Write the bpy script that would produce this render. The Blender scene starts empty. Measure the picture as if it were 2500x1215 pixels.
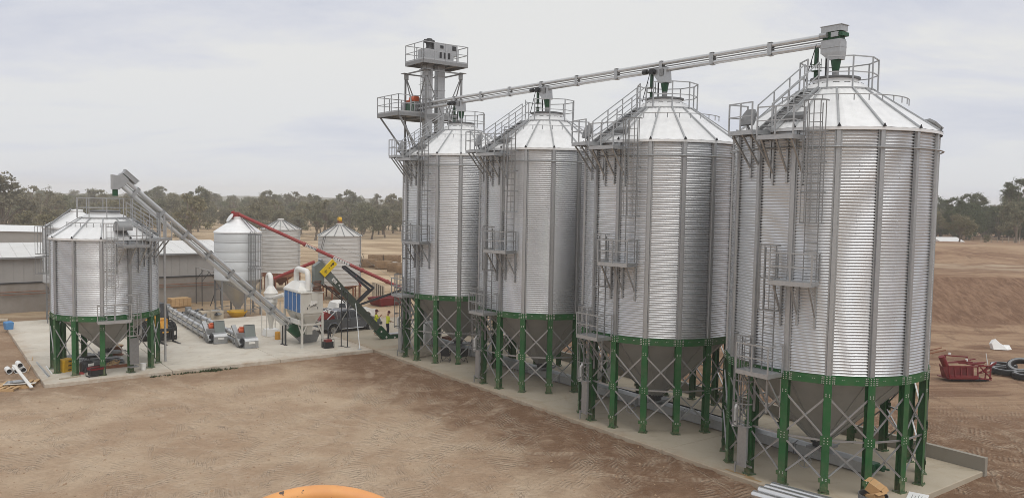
import bpy, bmesh, math, random
from math import sin, cos, pi, radians as RAD, sqrt, atan2, floor
from mathutils import Vector, Matrix, noise as NZ
random.seed(11)
scene = bpy.context.scene
COL = scene.collection
# ------------------------------------------------------------------ camera, world, sun, exposure
F_PX, PITCH, ROLL, CAM_H = 1960.3, 0.0610, 0.0184, 10.354
cam_d = bpy.data.cameras.new('camera'); cam = bpy.data.objects.new('camera', cam_d); COL.objects.link(cam)
cam_d.sensor_width = 36.0; cam_d.lens = 36.0 * F_PX / 2500.0
cam_d.clip_start = 0.05; cam_d.clip_end = 9000
cam.matrix_world = Matrix.Translation((0, 0, CAM_H)) @ Matrix.Rotation(pi/2 - PITCH, 4, 'X') @ Matrix.Rotation(ROLL, 4, 'Z')
scene.camera = cam

world = bpy.data.worlds.new("World"); scene.world = world; world.use_nodes = True
SUN_EL, SUN_AZ = RAD(58), RAD(150)        # azimuth measured clockwise from +Y (the view direction)
def build_world():
    nt = world.node_tree; nd = nt.nodes; ln = nt.links
    nd.clear()
    out = nd.new('ShaderNodeOutputWorld'); bg = nd.new('ShaderNodeBackground'); ln.new(bg.outputs[0], out.inputs[0])
    sky = nd.new('ShaderNodeTexSky'); sky.sky_type = 'NISHITA'; sky.sun_disc = False
    sky.sun_elevation = SUN_EL; sky.sun_rotation = SUN_AZ; sky.dust_density = 3.0
    sc = nd.new('ShaderNodeVectorMath'); sc.operation = 'SCALE'; sc.inputs['Scale'].default_value = 0.085
    ln.new(sky.outputs[0], sc.inputs[0])
    tc = nd.new('ShaderNodeTexCoord'); sep = nd.new('ShaderNodeSeparateXYZ'); ln.new(tc.outputs['Generated'], sep.inputs[0])
    add = nd.new('ShaderNodeMath'); add.operation = 'ADD'; add.inputs[1].default_value = 0.16; ln.new(sep.outputs[2], add.inputs[0])
    mx = nd.new('ShaderNodeMath'); mx.operation = 'MAXIMUM'; mx.inputs[1].default_value = 0.05; ln.new(add.outputs[0], mx.inputs[0])
    dx = nd.new('ShaderNodeMath'); dx.operation = 'DIVIDE'; ln.new(sep.outputs[0], dx.inputs[0]); ln.new(mx.outputs[0], dx.inputs[1])
    dy = nd.new('ShaderNodeMath'); dy.operation = 'DIVIDE'; ln.new(sep.outputs[1], dy.inputs[0]); ln.new(mx.outputs[0], dy.inputs[1])
    cb = nd.new('ShaderNodeCombineXYZ'); ln.new(dx.outputs[0], cb.inputs[0]); ln.new(dy.outputs[0], cb.inputs[1])
    mp = nd.new('ShaderNodeMapping'); mp.inputs['Scale'].default_value = (0.55, 0.8, 1); mp.inputs['Location'].default_value = (3.3, 1.7, 0)
    ln.new(cb.outputs[0], mp.inputs[0])
    n1 = nd.new('ShaderNodeTexNoise'); n1.inputs['Scale'].default_value = 1.05; n1.inputs['Detail'].default_value = 9; n1.inputs['Roughness'].default_value = 0.60
    n1.inputs['Distortion'].default_value = 0.35
    ln.new(mp.outputs[0], n1.inputs[0])
    rp = nd.new('ShaderNodeValToRGB'); e = rp.color_ramp.elements
    e[0].position = 0.35; e[0].color = (0.58, 0.61, 0.705, 1); e[1].position = 0.53; e[1].color = (0.775, 0.778, 0.772, 1)
    m_ = rp.color_ramp.elements.new(0.45); m_.color = (0.69, 0.705, 0.76, 1)
    ln.new(n1.outputs[0], rp.inputs[0])
    # paler, bluer air towards the horizon
    hz = nd.new('ShaderNodeMapRange'); hz.inputs['From Min'].default_value = 0.0; hz.inputs['From Max'].default_value = 0.16
    hz.inputs['To Min'].default_value = 0.75; hz.inputs['To Max'].default_value = 0.0; ln.new(sep.outputs[2], hz.inputs[0])
    mh = nd.new('ShaderNodeMixRGB'); mh.inputs[2].default_value = (0.70, 0.73, 0.785, 1)
    ln.new(hz.outputs[0], mh.inputs[0]); ln.new(rp.outputs[0], mh.inputs[1])
    mix = nd.new('ShaderNodeMixRGB'); mix.inputs[0].default_value = 0.96
    ln.new(sc.outputs[0], mix.inputs[1]); ln.new(mh.outputs[0], mix.inputs[2])
    ln.new(mix.outputs[0], bg.inputs[0]); bg.inputs[1].default_value = 1.0
build_world()
sun_d = bpy.data.lights.new('sun', 'SUN'); sun = bpy.data.objects.new('sun', sun_d); COL.objects.link(sun)
sun_d.energy = 1.4; sun_d.angle = RAD(50); sun_d.color = (1.0, 0.96, 0.90)
_sd = Vector((sin(SUN_AZ)*cos(SUN_EL), cos(SUN_AZ)*cos(SUN_EL), sin(SUN_EL)))
sun.rotation_euler = _sd.to_track_quat('Z', 'Y').to_euler()
sun.location = (0, 0, 60)
scene.view_settings.view_transform = 'Standard'; scene.view_settings.look = 'None'
scene.view_settings.exposure = 0.05; scene.view_settings.gamma = 1.0; scene.view_settings.use_curve_mapping = False
scene.render.engine = 'CYCLES'
scene.cycles.max_bounces = 5; scene.cycles.diffuse_bounces = 3; scene.cycles.glossy_bounces = 3
scene.cycles.transparent_max_bounces = 6; scene.cycles.use_denoising = True
scene.cycles.caustics_reflective = False; scene.cycles.caustics_refractive = False
scene.cycles.filter_width = 0.9
scene.cycles.volume_bounces = 1

# ------------------------------------------------------------------ places
UX = Vector((.8016, .5978, 0)); VX = Vector((-.5978, .8016, 0)); SITE = atan2(.5978, .8016)
def W(u, v, z=0.0): p = UX*u + VX*v; return Vector((p.x, p.y, z))
def ray(px, py):
    x = px - 1250.0; y = py - 607.5; cr, sr = cos(ROLL), sin(ROLL)
    X = (x*cr + y*sr)/F_PX; u = -(-x*sr + y*cr)/F_PX
    return Vector((X, cos(PITCH) + u*sin(PITCH), u*cos(PITCH) - sin(PITCH)))
def gnd(px, py, z=0.0):
    v = ray(px, py); return Vector((0, 0, CAM_H)) + v*((z - CAM_H)/v.z)
def dep(px, py, Y):
    v = ray(px, py); return Vector((0, 0, CAM_H)) + v*(Y/v.y)

# ------------------------------------------------------------------ materials
MATS = {}
def mat(name, col, rough=0.6, metal=0.0, var=0.12, scale=3.0, bump=0.0, bscale=30.0, dirt=None, dscale=1.2, damt=0.5, rnd=0.0, spec=0.4, stretch=None):
    m = bpy.data.materials.new(name); m.use_nodes = True; nt = m.node_tree; nd = nt.nodes; ln = nt.links
    b = nd['Principled BSDF']; b.inputs['Roughness'].default_value = rough; b.inputs['Metallic'].default_value = metal
    b.inputs['Specular IOR Level'].default_value = spec
    geo = nd.new('ShaderNodeNewGeometry'); src = geo.outputs['Position']
    if stretch:
        mp = nd.new('ShaderNodeMapping'); mp.inputs['Scale'].default_value = stretch; ln.new(src, mp.inputs[0]); src = mp.outputs[0]
    n = nd.new('ShaderNodeTexNoise'); n.inputs['Scale'].default_value = scale; n.inputs['Detail'].default_value = 5; n.inputs['Roughness'].default_value = 0.6
    ln.new(src, n.inputs[0])
    mr = nd.new('ShaderNodeMapRange'); mr.inputs['From Min'].default_value = 0.25; mr.inputs['From Max'].default_value = 0.75
    mr.inputs['To Min'].default_value = 1 - var; mr.inputs['To Max'].default_value = 1 + var; ln.new(n.outputs[0], mr.inputs[0])
    fac = mr.outputs[0]
    if rnd:
        oi = nd.new('ShaderNodeObjectInfo'); r2 = nd.new('ShaderNodeMapRange'); r2.inputs['To Min'].default_value = 1 - rnd; r2.inputs['To Max'].default_value = 1 + rnd
        ln.new(oi.outputs['Random'], r2.inputs[0]); mu = nd.new('ShaderNodeMath'); mu.operation = 'MULTIPLY'
        ln.new(fac, mu.inputs[0]); ln.new(r2.outputs[0], mu.inputs[1]); fac = mu.outputs[0]
    vm = nd.new('ShaderNodeVectorMath'); vm.operation = 'SCALE'; vm.inputs[0].default_value = col[:3]; ln.new(fac, vm.inputs['Scale'])
    c_out = vm.outputs[0]
    if dirt:
        n2 = nd.new('ShaderNodeTexNoise'); n2.inputs['Scale'].default_value = dscale; n2.inputs['Detail'].default_value = 8; n2.inputs['Roughness'].default_value = 0.65
        ln.new(geo.outputs['Position'], n2.inputs[0])
        r3 = nd.new('ShaderNodeMapRange'); r3.inputs['From Min'].default_value = 0.45; r3.inputs['From Max'].default_value = 0.72
        r3.inputs['To Min'].default_value = 0; r3.inputs['To Max'].default_value = damt; ln.new(n2.outputs[0], r3.inputs[0])
        mx = nd.new('ShaderNodeMixRGB'); mx.inputs[2].default_value = (*dirt, 1); ln.new(r3.outputs[0], mx.inputs[0]); ln.new(c_out, mx.inputs[1]); c_out = mx.outputs[0]
    ln.new(c_out, b.inputs['Base Color'])
    if bump:
        n3 = nd.new('ShaderNodeTexNoise'); n3.inputs['Scale'].default_value = bscale; n3.inputs['Detail'].default_value = 4; ln.new(geo.outputs['Position'], n3.inputs[0])
        bp = nd.new('ShaderNodeBump'); bp.inputs['Strength'].default_value = bump; bp.inputs['Distance'].default_value = 0.02
        ln.new(n3.outputs[0], bp.inputs['Height']); ln.new(bp.outputs[0], b.inputs['Normal'])
    MATS[name] = m; return m
M = dict(
 wall=mat('galvanised_sheet', (.70,.715,.735), .35, .93, .07, 1.3, rnd=.10, dirt=(.56,.56,.55), dscale=.5, damt=.2),
 rib=mat('galvanised_rib', (.42,.43,.44), .48, .75, .10, 9.0, rnd=.06),
 galv=mat('galvanised_steel', (.44,.45,.46), .45, .7, .10, 8.0),
 tube=mat('bright_tube_steel', (.62,.63,.64), .42, .7, .08, 6.0),
 galvd=mat('weathered_galvanised', (.27,.275,.28), .55, .5, .12, 8.0),
 roof=mat('zincalume_roof', (.84,.845,.85), .45, .4, .06, 3.0, rnd=.05, dirt=(.72,.72,.71), dscale=2.5, damt=.35),
 hopper=mat('hopper_steel', (.44,.445,.44), .5, .35, .10, 1.5, rnd=.05),
 green=mat('green_paint', (.018,.112,.032), .45, 0, .22, 1.3, dirt=(.10,.13,.075), dscale=1.6, damt=.55, spec=.4),
 dgreen=mat('dark_green_paint', (.012,.075,.032), .45, 0, .12, 2.0),
 bolt=mat('bolt_zinc', (.75,.76,.74), .35, .6, .05),
 dark=mat('dark_steel', (.035,.036,.04), .5, .2, .2),
 lid=mat('roof_lid', (.17,.175,.18), .5, .5, .1),
 black=mat('black_rubber', (.018,.018,.019), .7, 0, .2, 6),
 white=mat('white_paint', (.78,.775,.75), .4, 0, .05, 3, dirt=(.60,.54,.45), dscale=1.5, damt=.5),
 white2=mat('white_plastic', (.80,.80,.79), .4, 0, .04),
 cream=mat('cream_panel_paint', (.60,.585,.54), .45, 0, .05, 3, dirt=(.50,.44,.36), dscale=2, damt=.4),
 blue=mat('blue_door_paint', (.045,.16,.40), .4, 0, .1, 3),
 lblue=mat('blue_tub', (.09,.25,.50), .5, 0, .1),
 yellow=mat('yellow_guard', (.80,.56,.02), .45, 0, .06),
 yel2=mat('yellow_case', (.68,.40,.03), .5, 0, .12),
 amber=mat('plant_yellow', (.66,.32,.035), .45, 0, .12, 2, dirt=(.35,.22,.10), damt=.5),
 hivis=mat('hi_vis_cloth', (.72,.76,.05), .8, 0, .1),
 navy=mat('navy_cloth', (.012,.013,.025), .85, 0, .15),
 maroon=mat('maroon_cloth', (.10,.02,.025), .85, 0, .15),
 skin=mat('skin', (.42,.23,.15), .6, 0, .05),
 orange=mat('orange_motor', (.62,.12,.04), .45, 0, .1),
 red=mat('red_auger', (.28,.030,.030), .45, 0, .12, 2, dirt=(.30,.12,.08), damt=.35),
 redm=mat('red_machine', (.165,.010,.014), .5, 0, .2, 3, dirt=(.16,.06,.04), damt=.5),
 rust=mat('rusty_steel', (.23,.095,.05), .75, .1, .25, 2.0),
 ggreen=mat('grey_green_steel', (.085,.105,.085), .45, .2, .08),
 bgrey=mat('grey_green_hood', (.19,.215,.205), .45, .2, .06),
 lightgrey=mat('pale_silo_sheet', (.56,.575,.585), .5, .15, .03, 1.0, rnd=.03),
 zinc=mat('old_corrugated', (.56,.55,.53), .55, .2, .06, 1.2, dirt=(.45,.43,.40), dscale=.8, damt=.4),
 shedroof=mat('shed_roof_sheet', (.66,.66,.65), .6, .1, .05, .7, dirt=(.55,.53,.50), dscale=.4, damt=.4),
 shedwall=mat('shed_wall_sheet', (.33,.32,.31), .65, .1, .06, .6, dirt=(.27,.25,.23), dscale=.4, damt=.5),
 shedbase=mat('shed_base_concrete', (.27,.245,.22), .85, 0, .12, 1.0, bump=.2, dirt=(.19,.16,.13), dscale=.7, damt=.6),
 timber=mat('raw_pine', (.50,.33,.17), .75, 0, .15, 3, rnd=.08, stretch=(1,1,8)),
 timber2=mat('grey_timber', (.42,.36,.28), .8, 0, .2, 3, rnd=.1),
 card=mat('cardboard', (.46,.28,.13), .85, 0, .06, 4),
 bale=mat('hay_bale', (.21,.135,.075), .95, 0, .25, 4, bump=.6, bscale=12, rnd=.12),
 tarp=mat('pale_tarp', (.62,.62,.59), .6, 0, .1, .8),
 ute=mat('charcoal_car_paint', (.15,.155,.17), .22, .455, .05, 2, dirt=(.10,.085,.07), dscale=1.5, damt=.35, spec=.5),
 glass=mat('car_glass', (.012,.014,.016), .06, 0, .0, spec=.6),
 alloy=mat('alloy_wheel', (.50,.50,.50), .35, .7, .05),
 chrome=mat('bright_steel', (.72,.72,.73), .25, .9, .03),
 lamp=mat('lamp_lens', (.75,.76,.78), .15, 0, .0),
 brown=mat('brown_hose', (.16,.085,.06), .6, 0, .2, 8),
 capo=mat('chipped_orange_paint', (.74,.36,.13), .5, 0, .08, 14, dirt=(.62,.22,.10), dscale=9, damt=.35),
 conc=mat('retaining_concrete', (.30,.275,.235), .85, 0, .12, 1.2, bump=.25, dirt=(.22,.19,.155), dscale=1.2, damt=.5),
 trunk=mat('gum_bark', (.17,.135,.105), .9, 0, .25, 2, rnd=.2),
 weed=mat('weed_leaf', (.06,.085,.03), .8, 0, .3, 4),
)
def mud(m):
    nt = m.node_tree; nd = nt.nodes; ln = nt.links; b = nd['Principled BSDF']; src = b.inputs['Base Color'].links[0].from_socket
    geo = nd.new('ShaderNodeNewGeometry'); sp = nd.new('ShaderNodeSeparateXYZ'); ln.new(geo.outputs['Position'], sp.inputs[0])
    n = nd.new('ShaderNodeTexNoise'); n.inputs['Scale'].default_value = 5; n.inputs['Detail'].default_value = 6; n.inputs['Roughness'].default_value = .7; ln.new(geo.outputs['Position'], n.inputs[0])
    r = nd.new('ShaderNodeMapRange'); r.inputs['From Min'].default_value = .15; r.inputs['From Max'].default_value = 1.1; r.inputs['To Min'].default_value = 1.0; r.inputs['To Max'].default_value = 0.0; ln.new(sp.outputs[2], r.inputs[0])
    q = nd.new('ShaderNodeMapRange'); q.inputs['From Min'].default_value = .38; q.inputs['From Max'].default_value = .68; q.inputs['To Max'].default_value = .75; ln.new(n.outputs[0], q.inputs[0])
    mu = nd.new('ShaderNodeMath'); mu.operation = 'MULTIPLY'; ln.new(r.outputs[0], mu.inputs[0]); ln.new(q.outputs[0], mu.inputs[1])
    mx = nd.new('ShaderNodeMixRGB'); mx.inputs[2].default_value = (.27, .20, .135, 1); ln.new(mu.outputs[0], mx.inputs[0]); ln.new(src, mx.inputs[1]); ln.new(mx.outputs[0], b.inputs['Base Color'])
mud(M['green'])
def leaf_mat(name, cols):
    m = bpy.data.materials.new(name); m.use_nodes = True; nt = m.node_tree; nd = nt.nodes; ln = nt.links
    b = nd['Principled BSDF']; b.inputs['Roughness'].default_value = .75; b.inputs['Specular IOR Level'].default_value = .15
    oi = nd.new('ShaderNodeObjectInfo'); geo = nd.new('ShaderNodeNewGeometry')
    rp = nd.new('ShaderNodeValToRGB'); el = rp.color_ramp.elements
    el[0].color = (*cols[0], 1); el[1].color = (*cols[-1], 1)
    for i, c in enumerate(cols[1:-1]): x = el.new((i+1)/(len(cols)-1)); x.color = (*c, 1)
    ln.new(oi.outputs['Random'], rp.inputs[0])
    ri = nd.new('ShaderNodeMapRange'); ri.inputs['To Min'].default_value = .65; ri.inputs['To Max'].default_value = 1.4; ln.new(geo.outputs['Random Per Island'], ri.inputs[0])
    vm = nd.new('ShaderNodeVectorMath'); vm.operation = 'SCALE'; ln.new(rp.outputs[0], vm.inputs[0]); ln.new(ri.outputs[0], vm.inputs['Scale'])
    ln.new(vm.outputs[0], b.inputs['Base Color'])
    tr = nd.new('ShaderNodeBsdfTranslucent'); ln.new(vm.outputs[0], tr.inputs[0]); ms = nd.new('ShaderNodeMixShader'); ms.inputs[0].default_value = .35
    ln.new(b.outputs[0], ms.inputs[1]); ln.new(tr.outputs[0], ms.inputs[2]); ln.new(ms.outputs[0], nd['Material Output'].inputs[0]); return m
M['leaf'] = leaf_mat('gum_leaves', [(.225,.205,.13), (.185,.185,.12), (.25,.225,.135), (.205,.19,.14), (.19,.20,.115)])
M['leafg'] = leaf_mat('green_leaves', [(.075,.095,.050), (.095,.12,.055), (.115,.128,.060)])

# ------------------------------------------------------------------ mesh helpers
Z = Vector((0, 0, 1))
class MB:
    def __init__(s): s.v = []; s.f = []; s.mi = []; s.cur = 0
    def add(s, vs, fs):
        o = len(s.v); s.v += [tuple(v) for v in vs]; s.f += [tuple(o+i for i in f) for f in fs]; s.mi += [s.cur]*len(fs); return s
    def box(s, c, d, rz=0.0, R=None):
        c = Vector(c); x, y, z = d[0]/2, d[1]/2, d[2]/2
        R = R if R is not None else Matrix.Rotation(rz, 3, 'Z')
        vs = [c + R @ Vector((a*x, b*y, e*z)) for e in (-1, 1) for b in (-1, 1) for a in (-1, 1)]
        return s.add(vs, [(0,2,3,1), (4,5,7,6), (0,1,5,4), (2,6,7,3), (0,4,6,2), (1,3,7,5)])
    def bb(s, a, b):
        a = Vector(a); b = Vector(b); return s.box((a+b)/2, [abs(b[i]-a[i]) for i in range(3)])
    def bar(s, p, q, w, h=None, up=Z):
        p = Vector(p); q = Vector(q); h = h or w; d = (q-p); L = d.length
        if L < 1e-6: return s
        d /= L; x = d.cross(up)
        if x.length < 1e-4: x = d.cross(Vector((1, 0, 0)))
        x.normalize(); y = x.cross(d)
        R = Matrix((x, d, y)).transposed()
        return s.box((p+q)/2, (w, L, h), R=R)
    def tube(s, pts, r, n=8, cap=True, closed=False):
        pts = [Vector(p) for p in pts]; N = len(pts); rs = r if isinstance(r, (list, tuple)) else [r]*N
        rings = []; px = None
        for i, p in enumerate(pts):
            if closed: t = (pts[(i+1) % N]-pts[i-1]).normalized()
            else:
                t = (pts[min(i+1, N-1)]-pts[max(i-1, 0)]).normalized()
            if px is None:
                px = t.cross(Z)
                if px.length < 1e-3: px = Vector((1, 0, 0))
            px = (px - t*px.dot(t)).normalized(); py = t.cross(px)
            rings.append([p + (px*cos(2*pi*k/n) + py*sin(2*pi*k/n))*rs[i] for k in range(n)])
        vs = [v for rg in rings for v in rg]; fs = []
        for i in range(N if closed else N-1):
            a = i*n; b = ((i+1) % N)*n
            for k in range(n): fs.append((a+k, a+(k+1) % n, b+(k+1) % n, b+k))
        if cap and not closed:
            fs.append(tuple(range(n-1, -1, -1))); fs.append(tuple((N-1)*n+k for k in range(n)))
        return s.add(vs, fs)
    def lathe(s, prof, n=24, c=(0, 0, 0), a0=0.0, a1=2*pi):
        full = abs(a1-a0-2*pi) < 1e-6; m = n if full else n+1; c = Vector(c)
        vs = [c + Vector((r*cos(a0+(a1-a0)*k/n), r*sin(a0+(a1-a0)*k/n), z)) for r, z in prof for k in range(m)]
        fs = []
        for i in range(len(prof)-1):
            for k in range(n):
                k2 = (k+1) % m; fs.append((i*m+k, i*m+k2, (i+1)*m+k2, (i+1)*m+k))
        return s.add(vs, fs)
    def prism(s, poly, lo, hi, fn):
        """extrude a 2-D polygon: fn(a, b, t) -> point; t runs lo..hi"""
        n = len(poly); vs = [fn(a, b, lo) for a, b in poly] + [fn(a, b, hi) for a, b in poly]
        fs = [tuple(range(n-1, -1, -1)), tuple(range(n, 2*n))] + [(i, (i+1) % n, n+(i+1) % n, n+i) for i in range(n)]
        return s.add(vs, fs)
    def loft(s, rings, cap=True):
        n = len(rings[0]); vs = [v for r in rings for v in r]; fs = []
        for i in range(len(rings)-1):
            for k in range(n): fs.append((i*n+k, i*n+(k+1) % n, (i+1)*n+(k+1) % n, (i+1)*n+k))
        if cap: fs.append(tuple(range(n-1, -1, -1))); fs.append(tuple((len(rings)-1)*n+k for k in range(n)))
        return s.add(vs, fs)
    def mesh(s, name, mats, smooth=None, fixn=True):
        me = bpy.data.meshes.new(name); me.from_pydata(s.v, [], s.f)
        for m in (mats if isinstance(mats, (list, tuple)) else [mats]): me.materials.append(m)
        if max(s.mi, default=0): me.polygons.foreach_set('material_index', s.mi)
        if fixn:
            bm = bmesh.new(); bm.from_mesh(me); bmesh.ops.recalc_face_normals(bm, faces=bm.faces); bm.to_mesh(me); bm.free()
        if smooth:
            me.shade_smooth()
            if smooth < 179: me.set_sharp_from_angle(angle=RAD(smooth))
        me.update(); return me
    def build(s, name, mats, parent=None, smooth=None, fixn=True):
        return ob(name, s.mesh(name, mats, smooth, fixn), parent)
def ob(name, me, parent=None):
    o = bpy.data.objects.new(name, me); COL.objects.link(o)
    if parent is not None: o.parent = parent
    return o
def tag(o, label, cat, group=None):
    o['label'] = label; o['category'] = cat
    if group: o['group'] = group
    return o
def kind(o, k): o['kind'] = k; return o
def thing(name, label, cat, loc=(0, 0, 0), rz=0.0, group=None):
    o = bpy.data.objects.new(name, None); COL.objects.link(o); o.location = loc; o.rotation_euler = (0, 0, rz); o.empty_display_size = .2
    return tag(o, label, cat, group)
def copy_tree(o, parent=None):
    c = o.copy(); COL.objects.link(c)
    if parent is not None: c.parent = parent
    for ch in list(o.children): copy_tree(ch, c)
    return c
def pol(r, a, z): return Vector((r*cos(a), r*sin(a), z))
def lerp(a, b, t): return a + (b-a)*t

# ------------------------------------------------------------------ ground
def sst(x, a, b):
    t = max(0.0, min(1.0, (x-a)/(b-a))); return t*t*(3-2*t)
BANK = [(0,0),(60,0),(64,.25),(67,.8),(76.5,3.75),(77.5,3.95),(95,3.6),(102,3.1),(103.5,3.2),(108.5,4.85),(109.5,4.95),(124,4.55),(160,3.4),(210,2.4),(320,.6),(500,0),(9999,0)]
def bank(y):
    for (a, p), (b, q) in zip(BANK, BANK[1:]):
        if a <= y <= b: return p + (q-p)*(y-a)/(b-a)
    return 0
SLABS = []
def hgt(x, y):
    d = sqrt(x*x+y*y); z = -.06 + .035*NZ.noise(Vector((x*.35, y*.35, 1))) + .02*NZ.noise(Vector((x*1.1, y*1.1, 4)))
    if y > 20:
        k = sst(x/y, .30, .46)
        if k > 0:
            wob = 1.6*NZ.noise(Vector((x*.06, y*.02, 7))) + .5*NZ.noise(Vector((x*.35, y*.06, 2)))
            b = bank(y + (x-42)*-.16 + wob); z += k*(b + (.10*NZ.noise(Vector((x*.6, y*.2, 9))) if .2 < b else 0))
    u = x*.8016+y*.5978; v = -x*.5978+y*.8016
    if (4.8 < u < 33.8 and 47 < v < 79) or (23.8 < u < 33.8 and 12.8 < v < 64): z = min(z, -.03)
    # dirt banked against the slab's front edge
    if 18 < u < 24.6 and 5 < v < 48.4: z += .10*sst(u, 23.2, 24.4)
    if d > 90: z += sst(d, 90, 160)*.35*NZ.noise(Vector((x*.02, y*.02, 3)))
    return z
def build_ground():
    az = [RAD(-50 + .5*i) for i in range(201)] + [RAD(50 + 10*i) for i in range(1, 26)]
    rad = [0.0, 4.0]; r = 7.0
    while r < 1650:
        rad.append(r); r *= 1.0 + (.019 if r < 60 else .008 if r < 120 else .05)
    vs = [(0, 0, hgt(0, 0))]; fs = []; n = len(az)
    for r in rad[1:]:
        for a in az: x, y = r*sin(a), r*cos(a); vs.append((x, y, hgt(x, y)))
    for k in range(n): fs.append((0, 1+k, 1+(k+1) % n))
    for i in range(len(rad)-2):
        a, b = 1+i*n, 1+(i+1)*n
        for k in range(n): fs.append((a+k, b+k, b+(k+1) % n, a+(k+1) % n))
    me = bpy.data.meshes.new('ground'); me.from_pydata(vs, [], fs); me.materials.append(ground_mat()); me.shade_smooth()
    o = kind(ob('ground', me), 'structure')
def ground_mat():
    m = bpy.data.materials.new('bare_earth'); m.use_nodes = True; nt = m.node_tree; nd = nt.nodes; ln = nt.links
    b = nd['Principled BSDF']; b.inputs['Roughness'].default_value = .95; b.inputs['Specular IOR Level'].default_value = .1
    geo = nd.new('ShaderNodeNewGeometry'); P = geo.outputs['Position']; sep = nd.new('ShaderNodeSeparateXYZ'); ln.new(P, sep.inputs[0])
    def math_(op, a, b_=None):
        x = nd.new('ShaderNodeMath'); x.operation = op
        for i, q in enumerate((a, b_)):
            if q is None: continue
            if isinstance(q, (int, float)): x.inputs[i].default_value = q
            else: ln.new(q, x.inputs[i])
        return x.outputs[0]
    def rng(v, a, b_, c=0.0, d=1.0, smooth=True):
        x = nd.new('ShaderNodeMapRange'); x.interpolation_type = 'SMOOTHSTEP' if smooth else 'LINEAR'
        for i, q in zip(('From Min', 'From Max', 'To Min', 'To Max'), (a, b_, c, d)): x.inputs[i].default_value = q
        ln.new(v, x.inputs['Value']); return x.outputs[0]
    def noise(scale, det=6, rough=.6, dist=0.0, st=None, rot=0.0):
        src = P
        if st or rot:
            mp = nd.new('ShaderNodeMapping'); mp.inputs['Scale'].default_value = st or (1, 1, 1); mp.inputs['Rotation'].default_value = (0, 0, rot); ln.new(P, mp.inputs[0]); src = mp.outputs[0]
        x = nd.new('ShaderNodeTexNoise'); x.inputs['Scale'].default_value = scale; x.inputs['Detail'].default_value = det; x.inputs['Roughness'].default_value = rough; x.inputs['Distortion'].default_value = dist
        ln.new(src, x.inputs[0]); return x.outputs[0]
    def mixc(f, a, b_):
        x = nd.new('ShaderNodeMixRGB')
        if isinstance(f, (int, float)): x.inputs[0].default_value = f
        else: ln.new(f, x.inputs[0])
        for i, q in ((1, a), (2, b_)):
            if isinstance(q, tuple): x.inputs[i].default_value = (*q, 1)
            else: ln.new(q, x.inputs[i])
        return x.outputs[0]
    u = math_('ADD', math_('MULTIPLY', sep.outputs[0], .8016), math_('MULTIPLY', sep.outputs[1], .5978))
    v = math_('ADD', math_('MULTIPLY', sep.outputs[0], -.5978), math_('MULTIPLY', sep.outputs[1], .8016))
    tan = mixc(rng(noise(.28, 9, .60, .35), .36, .66), (.45, .318, .218), (.585, .45, .322))
    tan = mixc(rng(noise(.7, 8, .72, .5, (.6, 1.3, 1), .35), .50, .72, 0, .40), tan, (.62, .495, .365))
    tan = mixc(rng(noise(1.6, 6, .7, .4, (.5, 1.3, 1), -.4), .55, .72, 0, .34), tan, (.30, .19, .122))
    tan = mixc(rng(noise(7, 5, .75), .40, .72, 0, .34), tan, (.315, .21, .14)); tan = mixc(rng(noise(19, 3, .7), .52, .74, 0, .30), tan, (.66, .53, .40))
    # damp, freshly turned soil along the slab
    nz = noise(.5, 6, .65)
    strip = math_('MULTIPLY', rng(math_('ADD', u, math_('MULTIPLY', nz, 9.0)), 21.5, 27.0), rng(v, 49.5, 48.0))
    strip2 = math_('MULTIPLY', rng(math_('ADD', v, math_('MULTIPLY', nz, 6.0)), 47.0, 51.0), rng(u, 25.5, 24.5))
    st = math_('MULTIPLY', math_('MAXIMUM', strip, math_('MULTIPLY', strip2, .55)), rng(noise(1.1, 6, .7, .5), .28, .55, .45, .95))
    tan = mixc(st, tan, (.205, .120, .073))
    # straw coloured paddock beyond the yard, redder earth to the right
    dist = nd.new('ShaderNodeVectorMath'); dist.operation = 'LENGTH'; ln.new(P, dist.inputs[0])
    far = rng(dist.outputs['Value'], 66, 84)
    az = math_('DIVIDE', sep.outputs[0], math_('MAXIMUM', sep.outputs[1], 1.0))
    pale = mixc(rng(noise(.06, 7, .65, .8, (1, 2.2, 1)), .42, .60), (.33, .235, .150), (.56, .435, .295))
    pale = mixc(rng(noise(.5, 6, .7), .45, .7, 0, .5), pale, (.40, .30, .19))
    redd = mixc(rng(noise(.14, 8, .7, 1.0, (.6, 2.4, 1)), .38, .62), (.225, .135, .088), (.40, .275, .182))
    redd = mixc(rng(noise(.8, 7, .75, .3, (1, .5, 1)), .5, .7, 0, .6), redd, (.16, .098, .066))
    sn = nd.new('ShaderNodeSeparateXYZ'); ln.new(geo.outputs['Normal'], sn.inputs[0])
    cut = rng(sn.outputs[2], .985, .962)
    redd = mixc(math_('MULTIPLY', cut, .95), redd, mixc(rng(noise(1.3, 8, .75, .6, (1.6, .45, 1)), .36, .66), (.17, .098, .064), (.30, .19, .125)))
    # a worn pale track along the bank top
    trk = math_('MULTIPLY', rng(dist.outputs['Value'], 96, 108), rng(dist.outputs['Value'], 122, 112))
    redd = mixc(math_('MULTIPLY', trk, rng(noise(.2, 5, .6), .35, .6)), redd, (.46, .36, .26))
    trk2 = math_('MULTIPLY', rng(dist.outputs['Value'], 128, 136), rng(dist.outputs['Value'], 152, 142))
    redd = mixc(math_('MULTIPLY', trk2, .8), redd, (.42, .30, .20))
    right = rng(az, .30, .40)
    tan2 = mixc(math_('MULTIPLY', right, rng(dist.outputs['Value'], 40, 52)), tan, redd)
    col = mixc(far, tan2, mixc(right, pale, redd))
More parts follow.
